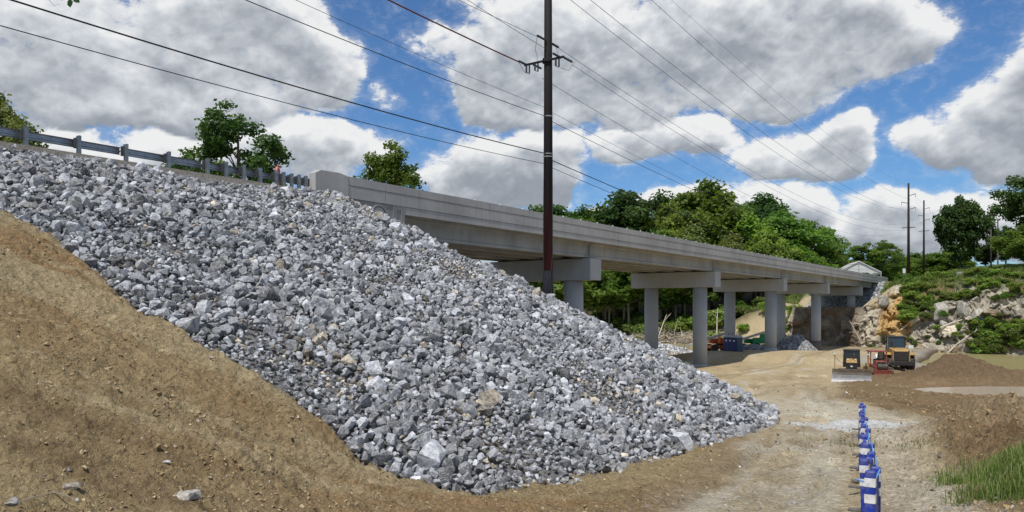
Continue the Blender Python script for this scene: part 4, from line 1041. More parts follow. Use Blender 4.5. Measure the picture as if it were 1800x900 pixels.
for i in range(12): spots.append((w_px(rr.uniform(1576, 1625)), rr.uniform(.42, .8), rr.uniform(.8, 1.25)))
for i in range(40): spots.append((w_px(rr.uniform(1660, 1830)), rr.uniform(.66, 1.0), rr.uniform(.45, .9)))
for i in range(16): spots.append((w_px(rr.uniform(1530, 1690)), rr.uniform(.06, .34), rr.uniform(.3, .6)))
for i in range(62): spots.append((w_px(rr.uniform(1694, 1840)), rr.uniform(.05, .42), rr.uniform(.65, 1.15)))    # leafy mass down to the water
for i, (w, s, sc) in enumerate(spots):
    q = rr.random(); low = w < w_px(1692) and s < .46
    place('shrub', SHR[0 if q < .45 else 1 if q < .8 else 2], bluff_point(w, s), (sc, sc, sc * rr.uniform(.7, 1.0)), rr.uniform(0, 6.28),
          'leafy green shrub in the thicket hanging down to the river at right' if low else 'leafy green shrub clinging to the rocky bluff across the river', 'shrub',
          'shrubs of the riverside thicket' if low else 'shrubs on the bluff', ('stem', 'foliage'))
for i in range(70):      # understorey behind the left columns
    t = rr.uniform(82, 100); w = rr.uniform(24, 70); x, y = to_xy(t, w); sc = rr.uniform(1.0, 2.0)
    place('shrub', SHR[rr.choice((0, 0, 2, 1))], (x, y, gz(x, y) - .2), (sc, sc, sc), rr.uniform(0, 6.28), 'undergrowth shrub below the trees on the bank behind the columns', 'shrub', 'undergrowth shrubs behind the columns', ('stem', 'foliage'))
for (t, w, sc) in ((84, 13.6, 1.2), (82.5, 14.4, 1.0), (80.5, 14.8, .9), (86, 20, 1.2), (83, 24, 1.0)):
    x, y = to_xy(t, w); place('shrub', SHR[0], (x, y, max(gz(x, y), 1.0 if w < 15 else -9) - .1), (sc, sc, sc), w, 'green shrub on the tan bank left of the far rock face', 'shrub', 'shrubs on the tan bank', ('stem', 'foliage'))

# ------------------------------------------------------------------ driftwood and dead limbs
def stick(r, p, L, rad, d):
    d = Vector(d).normalized(); side = d.orthogonal().normalized()
    pts = [Vector(p) + d * L * q + side * math.sin(q * 3 + L) * L * .05 for q in (0, .35, .7, 1)]; return pts, [rad, rad * .85, rad * .6, rad * .25]
rr = random.Random(21); mb = MB(); mp = MB()
for i in range(620):
    t = rr.uniform(77.5, 84); w = rr.uniform(28, 58); x, y = to_xy(t, w); z = max(gz(x, y, False), WATER_Z) + rr.random() ** 1.5 * 2.4 * math.exp(-((w - 40) / 12) ** 2)
    pts, rd = stick(rr, (x, y, z), rr.uniform(1.0, 4.5), rr.uniform(.03, .10), (rr.uniform(-1, 1), rr.uniform(-1, 1), rr.uniform(-.15, .45)))
    (mb if i % 3 else mp).tube(pts, rd, 5)
tag(mb.build('driftwood', 'deadwood'), 'tangle of grey-brown driftwood on the far bank under the bridge', None, None, 'stuff')
tag(mp.build('brushwood', 'deadwood_pale'), 'bleached sticks mixed into the driftwood on the far bank', None, None, 'stuff')
for i, (t, w, L, rad, d, lab) in enumerate([(79, 50, 9, .30, (.9, .2, .3), 'long fallen trunk slanting through the driftwood left of the columns'), (80, 36, 8, .26, (-.7, .3, .55), 'leaning bleached trunk in the driftwood between the columns'), (79, 44, 10, .22, (.3, .1, 1.0), 'upright dead snag rising from the driftwood'), (82, 30, 9, .2, (.1, .2, 1.0), 'thin pale dead tree standing behind the second pair of columns')]):
    x, y = to_xy(t, w); pts, rd = stick(rr, (x, y, gz(x, y)), L, rad, d); m_ = MB(); m_.tube(pts, rd, 8)
    for j in range(5):
        q = rr.uniform(.4, .95); p0 = pts[0].lerp(pts[3], q); pp_, rd_ = stick(rr, p0, L * .25, rad * .3, (rr.uniform(-1, 1), rr.uniform(-1, 1), rr.uniform(0, 1))); m_.tube(pp_, rd_, 5)
    tag(m_.build('fallen_log', 'deadwood_pale'), lab, 'log')
for i, (w, s, L, d, lab) in enumerate([(w_px(1655), .30, 7.5, (1.0, .1, .42), 'bare pale trunk slanting across the middle of the bluff'), (w_px(1700), .46, 8, (1.0, .0, .16), 'long bleached trunk lying over the riverside thicket'), (w_px(1668), .04, 7, (.75, -.1, .72), 'forked dead limb rising from the river edge'), (w_px(1580), .30, 5, (.8, -.1, .6), 'thin dead branch on the orange earth near the loader'), (-1.5, .30, 5, (-.5, -.1, .75), 'thin root hanging down the shaded rock face')]):
    p = Vector(bluff_point(w, s, .9)); pts, rd = stick(rr, p, L, .17, d); m_ = MB(); m_.tube(pts, rd, 7)
    for j in range(4):
        q = rr.uniform(.35, .95); pp_, rd_ = stick(rr, pts[0].lerp(pts[3], q), L * .28, .06, (rr.uniform(-.5, 1), rr.uniform(-.4, .4), rr.uniform(-.2, 1))); m_.tube(pp_, rd_, 5)
    tag(m_.build('dead_branch', 'deadwood_pale'), lab, 'branch')
# boulders set in the bluff
for i, (w, s, sc, lab) in enumerate([(w_px(1648), .52, 3.2, 'big pale boulder jutting from the middle of the bluff'), (w_px(1656), .40, 2.0, 'smaller pale boulder below the big one on the bluff'), (w_px(1614), .70, 2.6, 'grey slab near the top of the green flank'), (w_px(1717), .52, 2.8, 'narrow white rock rib on the right of the bluff'), (-4.6, .80, 2.4, 'pale rock shoulder beside the bridge end'), (w_px(1692), .55, 2.4, 'pitted rock standing left of the white rib')]):
    o = bpy.data.objects.new('boulder', np_mesh('boulder', *[q for q in rock_shapes(1, 700 + i, 34, (1, .8, .95))[0]])); o.data.materials.append(MATS['rock_single']); o.color = (.36, .335, .28, 1); o.location = bluff_point(w, s); o.scale = (sc, sc, sc * (1.25 if i != 2 else .6)); o.rotation_euler = (0, 0, i); link(o); tag(o, lab, 'boulder')

# ------------------------------------------------------------------ grass
def grass_patch(name, n, sampler, hmin, hmax, label, mat='grass_leaf', seed=3, wid=.006):
    r = np.random.default_rng(seed); X, Y = sampler(r, n); n = len(X); Z = heights(X, Y); h = r.uniform(hmin, hmax, n); a = r.uniform(0, 6.283, n); l = r.uniform(.1, .7, n) * h
    dx, dy = np.cos(a), np.sin(a); b = np.stack([X, Y, Z - .02], -1); s = np.stack([-dy, dx, np.zeros(n)], -1) * (wid * r.uniform(.7, 1.5, n))[:, None]
    mid = b + np.stack([dx * l * .35, dy * l * .35, h * .62], -1); tip = b + np.stack([dx * l, dy * l, h], -1)
    V = np.stack([b - s, b + s, mid + s * .7, mid - s * .7, tip], 1).reshape(-1, 3); k = np.arange(n)[:, None] * 5
    me = np_mesh(name, V, k + np.array([3, 2, 4]), k + np.array([0, 1, 2, 3])); float_attr(me, np.repeat(r.random(n), 5)); o = mesh_obj(name, me, mat); tag(o, label, 'grass' if False else None, None, 'stuff'); return o
def berm(r, n):
    X = r.uniform(6.5, 16, n * 3); Y = r.uniform(6.5, 18, n * 3); k = bump2(X, Y, 10.3, 11.4, 2.5, 4.0, 20) + fbm(X * 1.3, Y * 1.3, 4, 13) * .18 > r.uniform(.40, .62, n * 3); return X[k][:n], Y[k][:n]
grass_patch('grass', 42000, berm, .10, .36, 'green grass tuft on the berm at the lower right corner', wid=.007)
grass_patch('dry_grass', 2500, berm, .25, .6, 'dry straw stems in the grass at the lower right', 'straw', 5, .004)
def sprout(r, n):
    X = r.uniform(9.8, 13.2, n * 2); Y = r.uniform(18, 26, n * 2); k = bump2(X, Y, 11.3, 22.3, .5, 1.8, 35) > r.random(n * 2); return X[k][:n], Y[k][:n]
grass_patch('weeds', 1200, sprout, .05, .22, 'sparse weeds along the edge of the dirt mound', 'leaf_olive', 7, .008)
def far_top(r, n):
    T = r.uniform(85, 100, n); W = r.uniform(-60, -4, n); return to_xy(T, W)
grass_patch('bluff_grass', 16000, far_top, .4, 1.1, 'rough grass along the top of the bluff', 'leaf_olive', 9, .06)
def left_meadow(r, n):
    T = r.uniform(92, 112, n); W = r.uniform(15, 32, n); return to_xy(T, W)
grass_patch('meadow_grass', 7000, left_meadow, .3, .8, 'sunlit grass slope seen between the far columns', 'grass_leaf', 10, .06)
# ------------------------------------------------------------------ steel pole line
P1 = Vector((at_px(963.5, 40.5), 40.5, 0)); P2 = Vector((at_px(1597, 175), 175, 0)); P3 = Vector((at_px(1624, 226), 226, 0))
LD = (P2 - P1); SPAN = LD.length; LD.normalize(); RT = Vector((LD.y, -LD.x, 0))
P1.z = float(emb(P1.x, P1.y)) - .6; P2.z = gz(P2.x, P2.y) - .5; P3.z = gz(P3.x, P3.y) - .5
def zed(py, p): return CZ + (HY - py) / F * p.y
def steel_pole(p, top, r0, r1, label, sleeve=False):
    e = empty('steel_pole', p, 0, label, 'pole'); h = top - p.z
    MB().tube([(0, 0, 0), (0, 0, h * .5), (0, 0, h)], [r0, (r0 + r1) / 2, r1], 16).build('shaft', 'weathering_steel', e, smooth=True)
    if sleeve: MB().tube([(0, 0, 0), (0, 0, 2.55)], [r0 + .012, r0 + .005], 16).build('base_sleeve', 'sleeve_black', e, smooth=True)
    return e
def rel(e, pts): return [Vector(q) - e.location for q in pts]
def insulator_string(e, a, b, n=5):
    a, b = Vector(a), Vector(b); mb = MB(); mb.tube([a, b], .022, 6)
    for k in range(n):
        c = a.lerp(b, (k + .7) / (n + .4)); d = (b - a).normalized(); mb.tube([c - d * .035, c + d * .035], [.075, .05], 8)
    return mb.build('insulator', 'insulator', e)
pole1 = steel_pole(P1, 34.0, .285, .17, 'tall dark weathering steel power pole rising from the rock slope', True)
zx = zed(108, P1); L = lambda v: tuple(Vector(v) - P1)
arm_l, arm_r = P1 + RT * -1.42, P1 + RT * 1.12; arm_l.z = arm_r.z = zx
arm = MB(); arm.tube([L(arm_l - LD * .2), L(arm_r - LD * .2)], .065, 6); arm.build('crossarm', 'weathering_steel', pole1)
MB().box(L(Vector((P1.x, P1.y, zx)) - LD * .1), (.5, .5, .16)).build('arm_bracket', 'weathering_steel', pole1)
for off in (-1.18, -.62, .72):      # fused cutouts hanging under the arm
    c = P1 + RT * off; c.z = zx; c -= LD * .22
    mb = MB(); q = RT
    mb.tube([L(c + Vector((0, 0, -.05)) - q * .10), L(c + Vector((0, 0, -.42)) - q * .10)], .055, 6); mb.tube([L(c + Vector((0, 0, -.08)) + q * .10), L(c + Vector((0, 0, -.50)) + q * .10)], .045, 6)
    mb.tube([L(c + Vector((0, 0, -.42)) - q * .10), L(c + Vector((0, 0, -.52)) + q * .10)], .02, 5); mb.build('cutout_fuse', 'insulator', pole1)
top_z = zed(73, P1)
for d in (-1, 1):
    a = P1 + LD * .22 * d; a.z = top_z; b = a + LD * .95 * d; insulator_string(pole1, L(a), L(b))
for off, d in ((-1.34, -1), (-1.0, 1), (.85, -1), (1.0, 1)):
    a = P1 + RT * off; a.z = zx + .03; insulator_string(pole1, L(a), L(a + LD * .95 * d))
for pts in ([P1 - LD * 1.1 + Vector((0, 0, top_z)), P1 - LD * 1.0 + RT * -.2 + Vector((0, 0, top_z - .7)), P1 + RT * -.72 + Vector((0, 0, zx + .5)), P1 + RT * -.70 + Vector((0, 0, zx))],
            [P1 + LD * .8 + Vector((0, 0, top_z - .05)), P1 + LD * .5 + RT * .35 + Vector((0, 0, top_z - .6)), P1 + RT * .42 + Vector((0, 0, zx))],
            [P1 + RT * 1.1 + LD * .9 + Vector((0, 0, zx)), P1 + RT * 1.0 + LD * .5 + Vector((0, 0, zx - .55)), P1 + RT * .8 + Vector((0, 0, zx - .5))],
            [P1 + RT * -1.35 - LD * .9 + Vector((0, 0, zx)), P1 + RT * -1.3 - LD * .4 + Vector((0, 0, zx - .45)), P1 + RT * -1.2 + Vector((0, 0, zx - .5))]):
    pts = [Vector((q.x, q.y, q.z - P1.z)) for q in pts]; MB().tube([L(q) for q in pts], .012, 5).build('jumper_wire', 'wire_grey', pole1)
for py, rr_ in ((271, .24), (276, .24), (205, .22)):
    MB().lathe([(rr_ + .02, -.03), (rr_ + .02, .03)], 16, (0, 0, zed(py, P1) - P1.z)).build('band_clamp', 'steel_worn', pole1)
MB().tube([(-.27, -.10, 2.0), (-.255, -.10, 6.0), (-.225, -.09, zed(290, P1) - P1.z), (-.2, -.08, zx - P1.z)], .022, 5).build('ground_wire', 'wire_grey', pole1)
MB().tube([(.25, -.16, .4), (.10, -.31, 2.2), (.24, -.20, 3.6), (.22, -.18, 7)], .016, 5).build('ground_wire', 'wire_grey', pole1)
def far_pole(p, ys, label):
    e = steel_pole(p, zed(ys[0], p), .36, .20, label); l = lambda v: tuple(Vector(v) - p)
    for k, (py, sgn) in enumerate(((ys[1], 1), (ys[2], -1), (ys[3], 1))):
        a = p.copy(); a.z = zed(py, p) - .35; b = a + RT * 1.5 * sgn; b.z += .45; MB().tube([l(a), l(b)], .07, 6).build('davit_arm', 'weathering_steel', e)
        c = b.copy(); c.z -= .8; insulator_string(e, l(b), l(c), 4)
    a = p - RT * 1.4; b = p + RT * 1.4; a.z = b.z = zed(ys[4], p); MB().tube([l(a), l(b)], .085, 6).build('crossarm', 'weathering_steel', e)
    return e
far_pole(P2, (322, 342, 355, 366, 400), 'far steel power pole, the left and taller of two beyond the bridge')
far_pole(P3, (352, 366, 378, 386, 406), 'far steel power pole, the right and shorter of two beyond the bridge')
def wire(name, fn, s0, s1, n, rad, mat, label, group='overhead wires'):
    pts = [fn(s) for s in np.linspace(s0, s1, n)]; o0 = pts[0]
    o = MB().tube(pts, rad, 5).build(name, mat); tag(o, label, 'wire', group); return o
def plane_hit(px, off0, off1):
    """where a sight line meets the vertical plane of a wire"""
    k = (px - CX) / F; a = P1 + RT * off0; b = P2 + RT * off1; d = b - a; s = (k * a.y - a.x) / (d.x - k * d.y); p = a + d * s; return s * SPAN, p.y
def fit(pts): 
    s = [q[0] for q in pts]; z = [q[1] for q in pts]; return np.polyfit(s, z, len(pts) - 1)
def right_wire(name, o0, o1, marks, rad, mat, label, s_start=0.0):
    pr = []
    for px, py in marks: s, y = plane_hit(px, o0, o1); pr.append((s, CZ + (HY - py) / F * y))
    c = fit(pr); a = P1 + RT * o0; b = P2 + RT * o1; d = (b - a)
    wire(name, lambda s: Vector((a.x + d.x * s / SPAN, a.y + d.y * s / SPAN, float(np.polyval(c, s)))), s_start, pr[-1][0], 44, rad, mat, label)
def left_wire(name, off, z1, mark, rad, mat, label, s1=60, sag=1.0, start=.0):
    a = P1 + RT * off; k = (mark[0] - CX) / F; s = (a.x - k * a.y) / (LD.x - k * LD.y); y = a.y - LD.y * s; z = CZ + (HY - mark[1]) / F * y
    c = 4 * sag / 3600; b = (z - z1 - c * s * s) / s
    wire(name, lambda q: Vector((a.x - LD.x * q, a.y - LD.y * q, z1 + b * q + c * q * q)), start, s1, 30, rad, mat, label)
left_wire('cable', 0, zed(271, P1), (20, 0), .026, 'wire_black', 'thick black cable running from the upper left corner to the pole')
left_wire('cable', 0, zed(289, P1), (0, 45), .015, 'wire_black', 'thin black cable below the thick one, from left edge to pole')
left_wire('power_line', 0, zed(206, P1), (432, 0), .017, 'wire_black', 'wire meeting the pole below the crossarm, lower of the pair from the left')
left_wire('power_line', 0, zed(191, P1), (520, 0), .010, 'wire_grey', 'fine wire meeting the pole below the crossarm, upper of the pair from the left')
left_wire('power_line', -1.34, zx, (683, 0), .036, 'wire_red', 'thick dark red covered line reaching the left tip of the crossarm', start=.95)
left_wire('power_line', 0, top_z, (806, 0), .012, 'wire_grey', 'wire dead-ended on the pole above the crossarm, from upper left', start=.95)
left_wire('power_line', .85, zx, (822, 0), .012, 'wire_grey', 'wire passing behind the pole to the right half of the crossarm', start=.95)
right_wire('power_line', 0, 0, [(978, 82), (1300, 288), (1592, 392)], .012, 'wire_grey', 'upper of the paired wires from the pole top to the far poles', 1.1)
right_wire('power_line', 1.0, 1.3, [(1003, 112), (1300, 300), (1604, 400)], .012, 'wire_grey', 'lower of the paired wires, from the right crossarm tip to the far poles', .95)
right_wire('power_line', -1.0, -1.3, [(967, 146), (1200, 283), (1592, 404)], .012, 'wire_grey', 'wire from the left crossarm tip passing right of the pole', .95)
right_wire('power_line', 0, 0, [(967, 196), (1200, 315), (1597, 428)], .009, 'wire_grey', 'fine wire right of the pole below the crossarm, upper of two')
right_wire('power_line', 0, 0, [(967, 212), (1215, 332), (1597, 436)], .015, 'wire_black', 'wire right of the pole below the crossarm, lower of two')
right_wire('cable', 0, 0, [(968, 281), (1110, 342), (1597, 452)], .024, 'wire_black', 'thick black cable dropping right from the pole toward the trees')
right_wire('cable', 0, 0, [(968, 294), (1095, 348), (1597, 458)], .014, 'wire_black', 'thin black cable dropping right, lowest on the pole')
right_wire('power_line', -.4, -1.4, [(1003, 0), (1260, 196), (1588, 366)], .015, 'wire_black', 'high wire entering the sky nearest the pole on its right')
right_wire('power_line', .4, 1.4, [(1038, 0), (1290, 196), (1602, 372)], .015, 'wire_black', 'high wire second from the pole along the top edge')
right_wire('power_line', .6, 1.4, [(1145, 0), (1380, 205), (1603, 352)], .015, 'wire_black', 'high wire third from the pole along the top edge')
right_wire('power_line', 0, 0, [(1180, 0), (1410, 200), (1597, 326)], .009, 'wire_grey', 'highest fine wire, fourth from the pole along the top edge')
def hop(p, q, oz, label, off, sag=1.0, rad=.014):
    a = p + RT * off; b = q + RT * off; a.z, b.z = oz; wire('power_line', lambda s: a.lerp(b, s) - Vector((0, 0, sag * 4 * s * (1 - s))), 0, 1, 16, rad, 'wire_grey', label)
for k, (y1, y2, off, lab) in enumerate([(326, 356, 0, 'top wire between the two far steel poles'), (352, 370, 1.4, 'right-arm upper wire between the two far steel poles'), (366, 386, -1.4, 'left-arm wire between the two far steel poles'), (400, 406, 1.3, 'crossarm wire between the two far steel poles')]):
    hop(P2, P3, (zed(y1, P2), zed(y2, P3)), lab, off)
P4 = P3 + LD * 70
for k, (y, off, lab) in enumerate([(356, 0, 'top wire leading right from the shorter far pole'), (370, 1.4, 'right-arm wire leading away behind the lone dark tree'), (386, -1.4, 'left-arm wire leading away behind the lone dark tree')]):
    hop(P3, P4, (zed(y, P3), zed(y, P3) + 1.5), lab, off)
# short wooden poles at right
for px, py0, Y, cross, lab in ((1742, 403, 162, False, 'plain short wooden pole, left of the pair near the right edge'), (1754, 384, 168, True, 'wooden pole with a small crossarm near the right edge')):
    X = at_px(px, Y); zb = gz(X, Y) - .3; h = z_px(py0, Y) - zb; e = empty('wooden_pole', (X, Y, zb), 0, lab, 'pole')
    MB().tube([(0, 0, 0), (0, 0, h)], [.19, .12], 10).build('shaft', 'wood_pole', e)
    if cross: MB().box((0, 0, h - .35), (1.3, .14, .14)).build('crossarm', 'wood_pole', e)
# ------------------------------------------------------------------ construction machines (local x = forward)
def face(dx, dy): return math.atan2(dy, dx)
def stadium(L, H, n=8):
    r = H / 2; pts = []
    for k in range(n + 1): a = -math.pi / 2 + math.pi * k / n; pts.append((L / 2 - r + r * math.cos(a), r + r * math.sin(a)))
    for k in range(n + 1): a = math.pi / 2 + math.pi * k / n; pts.append((-L / 2 + r + r * math.cos(a), r + r * math.sin(a)))
    return pts
def crawler(e, L, H, wid, ys, x0=0.0):
    for y in ys:
        pts = [(p[0] + x0, p[1]) for p in stadium(L, H)]; tr = MB(); tr.prism(pts, y - wid / 2, y + wid / 2, 'y'); n = len(pts)
        per = [0]; 
        for i in range(n): per.append(per[-1] + math.dist(pts[i], pts[(i + 1) % n]))
        m = int(per[-1] / .16)
        for k in range(m):      # grouser bars round the belt
            d = per[-1] * k / m; i = max(j for j in range(n) if per[j] <= d); q = (d - per[i]) / max(1e-6, per[i + 1] - per[i]); a, b = pts[i], pts[(i + 1) % n]
            p = (a[0] + (b[0] - a[0]) * q, a[1] + (b[1] - a[1]) * q); ang = math.atan2(b[1] - a[1], b[0] - a[0]); tr.box((p[0], y, p[1]), (.05, wid * 1.04, .07), Matrix.Rotation(-ang, 3, 'Y'))
        t = tr.build('track', 'track_mud', e)
        fr = MB(); fr.prism([(p[0] * .80 + x0 * .2, .09 + p[1] * .76) for p in pts], y - wid * .56, y + wid * .56, 'y'); fr.build('track_frame', 'cat_yellow' if e.name.startswith('bulldozer') else 'machine_red', t)
        for k in range(5): MB().lathe([(.11, y - wid * .60), (.11, y + wid * .60)], 12, (x0 - L * .30 + k * L * .15, 0, .17), 'y').build('roller', 'steel_dark', t)
        MB().lathe([(H * .30, y - wid * .62), (H * .30, y + wid * .62)], 14, (x0 - L / 2 + H / 2, 0, H / 2), 'y').build('sprocket', 'steel_dark', t)
def cab(e, x0, x1, hy, z0, z1, post='machine_black', glass='cab_glass', taper=.06, roof_over=.10, roofmat='machine_black'):
    """posts, sill, roof and one pane per side"""
    c = MB(); tx = (x1 - x0) * taper
    bot = [(x0, -hy), (x1, -hy), (x1, hy), (x0, hy)]; top = [(x0 + tx, -hy * .92), (x1 - tx, -hy * .92), (x1 - tx, hy * .92), (x0 + tx, hy * .92)]
    for b, t in zip(bot, top): c.tube([(b[0], b[1], z0), (t[0], t[1], z1)], .06, 4)
    zs = z0 + (z1 - z0) * .22; c.bb(x0 - .01, x1 + .01, -hy, hy, z0, zs); body = c.build('cab', post, e)
    MB().bb(x0 + tx - roof_over, x1 - tx + roof_over, -hy * .95 - roof_over * .5, hy * .95 + roof_over * .5, z1 - .02, z1 + .10).build('roof', roofmat, body, bevel=.03)
    for i in range(4):
        b0, b1, t0_, t1_ = bot[i], bot[(i + 1) % 4], top[i], top[(i + 1) % 4]; f = .22; m = lambda p, q: (p[0] + (q[0] - p[0]) * f, p[1] + (q[1] - p[1]) * f)
        vs = [(*m(b0, t0_), zs), (*m(b1, t1_), zs), (*t1_, z1), (*t0_, z1)]; MB().add(vs, [(0, 1, 2, 3)]).build('window_pane', glass, body)
    MB().box(((x0 + x1) / 2 - .1, 0, z0 + (z1 - z0) * .42), (.25, .5, (z1 - z0) * .45)).build('seat', 'machine_black', body, bevel=.04)
    return body
def wheel(e, x, y, r, w, rim='cat_yellow'):
    t = MB(); t.lathe([(r * .55, -w / 2), (r * .93, -w / 2), (r, -w * .32), (r, w * .32), (r * .93, w / 2), (r * .55, w / 2)], 28, (x, y, r), 'y')
    for k in range(18):
        a = 2 * math.pi * k / 18
        for s in (-1, 1): t.box((x + r * math.cos(a + s * .06), y + s * w * .25, r + r * math.sin(a + s * .06)), (.07, w * .42, r * .12), Matrix.Rotation(-a + math.pi / 2, 3, 'Y'))
    o = t.build('wheel', 'rubber', e); s = 1 if y > 0 else -1
    MB().lathe([(r * .56, y - w * .42), (r * .56, y + w * .42)], 20, (x, 0, r), 'y').build('rim', rim, o); MB().lathe([(r * .2, y - w * .5), (r * .2, y + w * .5)], 12, (x, 0, r), 'y').build('hub', 'steel_dark', o); return o

# bulldozer facing the camera
Y = 60.5; X = at_px(1497, Y); dz = empty('bulldozer', (X, Y, gz(X, Y) - .03), face(-.42, -.91), 'small yellow and black bulldozer with wide blade facing the camera', 'bulldozer')
crawler(dz, 2.45, .78, .46, (-.80, .80), -.15)
MB().bb(-1.1, 1.05, -.52, .52, .38, .85).build('chassis', 'machine_black', dz)
hood = MB(); hood.prism([(-.15, .80), (1.12, .80), (1.12, 1.48), (.98, 1.62), (-.15, 1.72)], -.40, .40, 'y'); hood = hood.build('hood', 'cat_yellow', dz, bevel=.04)
MB().bb(1.10, 1.15, -.42, .42, .60, 1.44).build('grille', 'machine_black', hood)
for k in range(6): MB().bb(1.15, 1.165, -.36, .36, .78 + k * .08, .80 + k * .08).build('grille_slat', 'steel_dark', hood)
MB().box((1.16, 0, 1.16), (.012, .16, .10)).build('name_plate', 'white_paint', hood)
for s in (-1, 1): MB().box((1.0, s * .26, 1.70), (.08, .10, .07)).build('headlight', 'white_paint', hood)
MB().tube([(.55, .18, 1.5), (.55, .18, 2.05), (.5, .18, 2.16)], .05, 8).build('exhaust', 'steel_dark', hood)
cab(dz, -1.15, -.05, .62, 1.0, 2.34)
prof = [(1.86, 0), (1.98, -.02), (1.90, .28), (1.87, .52), (1.93, .76), (2.03, .92), (1.96, .94), (1.82, .76), (1.76, .52), (1.79, .26)]
bl = MB().prism(prof, -1.42, 1.42, 'y').build('blade', 'steel_worn', dz)
MB().prism([(1.955, -.05), (2.045, -.05), (1.985, .13), (1.93, .13)], -1.46, 1.46, 'y').build('cutting_edge', 'barrier_white', bl)
MB().bb(1.80, 2.02, -1.42, 1.42, .945, .985).build('blade_top_rail', 'track_mud', bl)
for s in (-1, 1):
    MB().tube([(-.2, s * 1.06, .40), (1.0, s * 1.10, .36), (1.80, s * 1.0, .34)], .085, 6).build('push_arm', 'cat_yellow', dz)
    MB().tube([(.95, s * .36, 1.0), (1.80, s * .55, .62)], .045, 6).build('lift_cylinder', 'steel_worn', dz)
    m_ = MB().tube([(1.92, s * 1.22, .95), (1.92, s * 1.22, 2.15)], .035, 6).build('mast', 'cat_yellow', bl); MB().lathe([(.11, 2.15), (.11, 2.22)], 12, (1.92, s * 1.22, 0)).build('receiver', 'white_paint', m_)
MB().tube([(1.92, -1.22, 2.0), (1.4, -.9, 1.55), (1.05, -.4, 1.35)], .015, 5).build('mast_cable', 'wire_black', bl)
MB().tube([(-.6, 1.05, .78), (.2, 1.08, 1.0), (.55, 1.05, 1.45)], .05, 6).build('handrail', 'cat_yellow', dz)

# red tracked trencher behind it
Y = 70; X = at_px(1544, Y); rm = empty('red_tractor', (X, Y, gz(X, Y) - .03), face(-.25, -.97), 'old red tracked tractor with red blade between the two yellow machines', 'tractor')
crawler(rm, 2.7, .8, .42, (-.85, .85))
MB().bb(-1.2, 1.25, -.6, .6, .42, 1.05).build('chassis', 'machine_red', rm, bevel=.03)
MB().bb(.1, 1.3, -.45, .45, 1.052, 1.45).build('hood', 'machine_red', rm, bevel=.04)
MB().bb(1.3, 1.34, -.36, .36, .75, 1.38).build('grille', 'machine_black', rm)
fr = MB()
for x in (-1.05, .05):
    for y in (-.68, .68): fr.tube([(x, y, 1.0), (x, y, 2.25)], .06, 6)
for y in (-.68, .68): fr.tube([(-1.05, y, 1.55), (.05, y, 1.55)], .04, 6)
fr = fr.build('canopy_frame', 'machine_red', rm); MB().bb(-1.2, .2, -.82, .82, 2.25, 2.36).build('canopy_roof', 'machine_red', fr, bevel=.03)
MB().box((-.6, 0, 1.3), (.5, .6, .5)).build('seat', 'machine_black', rm, bevel=.05)
MB().lathe([(.26, -.42), (.30, -.38), (.30, .38), (.26, .42)], 16, (1.62, 0, .95), 'y').build('winch_drum', 'steel_dark', rm)
MB().prism([(1.85, .05), (1.95, .02), (1.88, .35), (1.95, .68), (1.86, .70), (1.78, .35)], -.72, .72, 'y').build('front_blade', 'machine_red', rm)
for s in (-1, 1): MB().tube([(.9, s * .62, .5), (1.82, s * .6, .35)], .07, 6).build('blade_arm', 'machine_red', rm)
MB().tube([(1.3, .5, 1.1), (1.75, .85, 1.9)], .05, 6).build('lever', 'steel_worn', rm)

# wheel loader seen from behind
Y = 85; X = at_px(1574, Y); ld = empty('wheel_loader', (X, Y, gz(X, Y) - .04), face(.30, .95), 'big yellow wheel loader with black rear grille and glass cab', 'loader'); ld.scale = (1.1, 1.1, 1.1)
for x in (-1.65, 1.55):
    for y in (-1.08, 1.08): wheel(ld, x, y, .80, .62)
MB().bb(-2.6, 2.2, -.55, .55, .62, 1.15).build('chassis', 'machine_black', ld, bevel=.03)
eh = MB().prism([(-3.05, 1.02), (-.75, 1.02), (-.75, 2.25), (-2.85, 2.18), (-3.05, 2.0)], -.78, .78, 'y').build('engine_hood', 'cat_yellow', ld, bevel=.05)
MB().bb(-3.10, -3.055, -.69, .69, 1.06, 1.99).build('grille', 'machine_black', eh)
for k in range(9): MB().bb(-3.115, -3.102, -.64, .64, 1.12 + k * .095, 1.15 + k * .095).build('grille_slat', 'steel_dark', eh)
for s in (-1, 1):
    MB().bb(-3.12, -3.05, s * .70, s * .79, 1.02, 2.02).build('grille_frame', 'cat_yellow', eh)
    MB().box((-3.09, s * .68, 2.06), (.05, .14, .09)).build('tail_light', 'machine_red', eh)
    fd = MB(); 
    fd.prism([(-2.5, 1.62), (-2.15, 1.80), (-1.15, 1.80), (-.82, 1.62), (-.88, 1.56), (-1.18, 1.72), (-2.12, 1.72), (-2.45, 1.56)], s * .79, s * 1.40, 'y'); fd.build('fender', 'cat_yellow', ld)
    MB().tube([(-.6, s * 1.02, .55), (-.6, s * 1.02, 2.3)], .03, 6).build('ladder_rail', 'steel_dark', ld)
    MB().tube([(.7, s * .42, 1.9), (2.0, s * .42, 1.75), (3.0, s * .42, .75)], .13, 6).build('lift_arm', 'cat_yellow', ld)
MB().bb(-3.2, -2.6, -1.15, 1.15, .55, 1.0).build('counterweight', 'machine_black', ld, bevel=.05)
MB().bb(-3.22, -3.15, -.5, .5, .62, .92).build('bumper_plate', 'machine_black', ld)
cab(ld, -.75, .75, .78, 1.55, 3.32, glass='cab_glass_blue')
MB().tube([(-1.4, .35, 2.2), (-1.4, .35, 2.95)], .07, 10).build('exhaust', 'steel_dark', eh)
MB().prism([(2.9, .05), (4.0, .02), (4.05, .10), (3.15, .30), (3.0, .95), (3.25, 1.25), (3.1, 1.32), (2.82, .95)], -1.42, 1.42, 'y').build('bucket', 'steel_worn', ld)
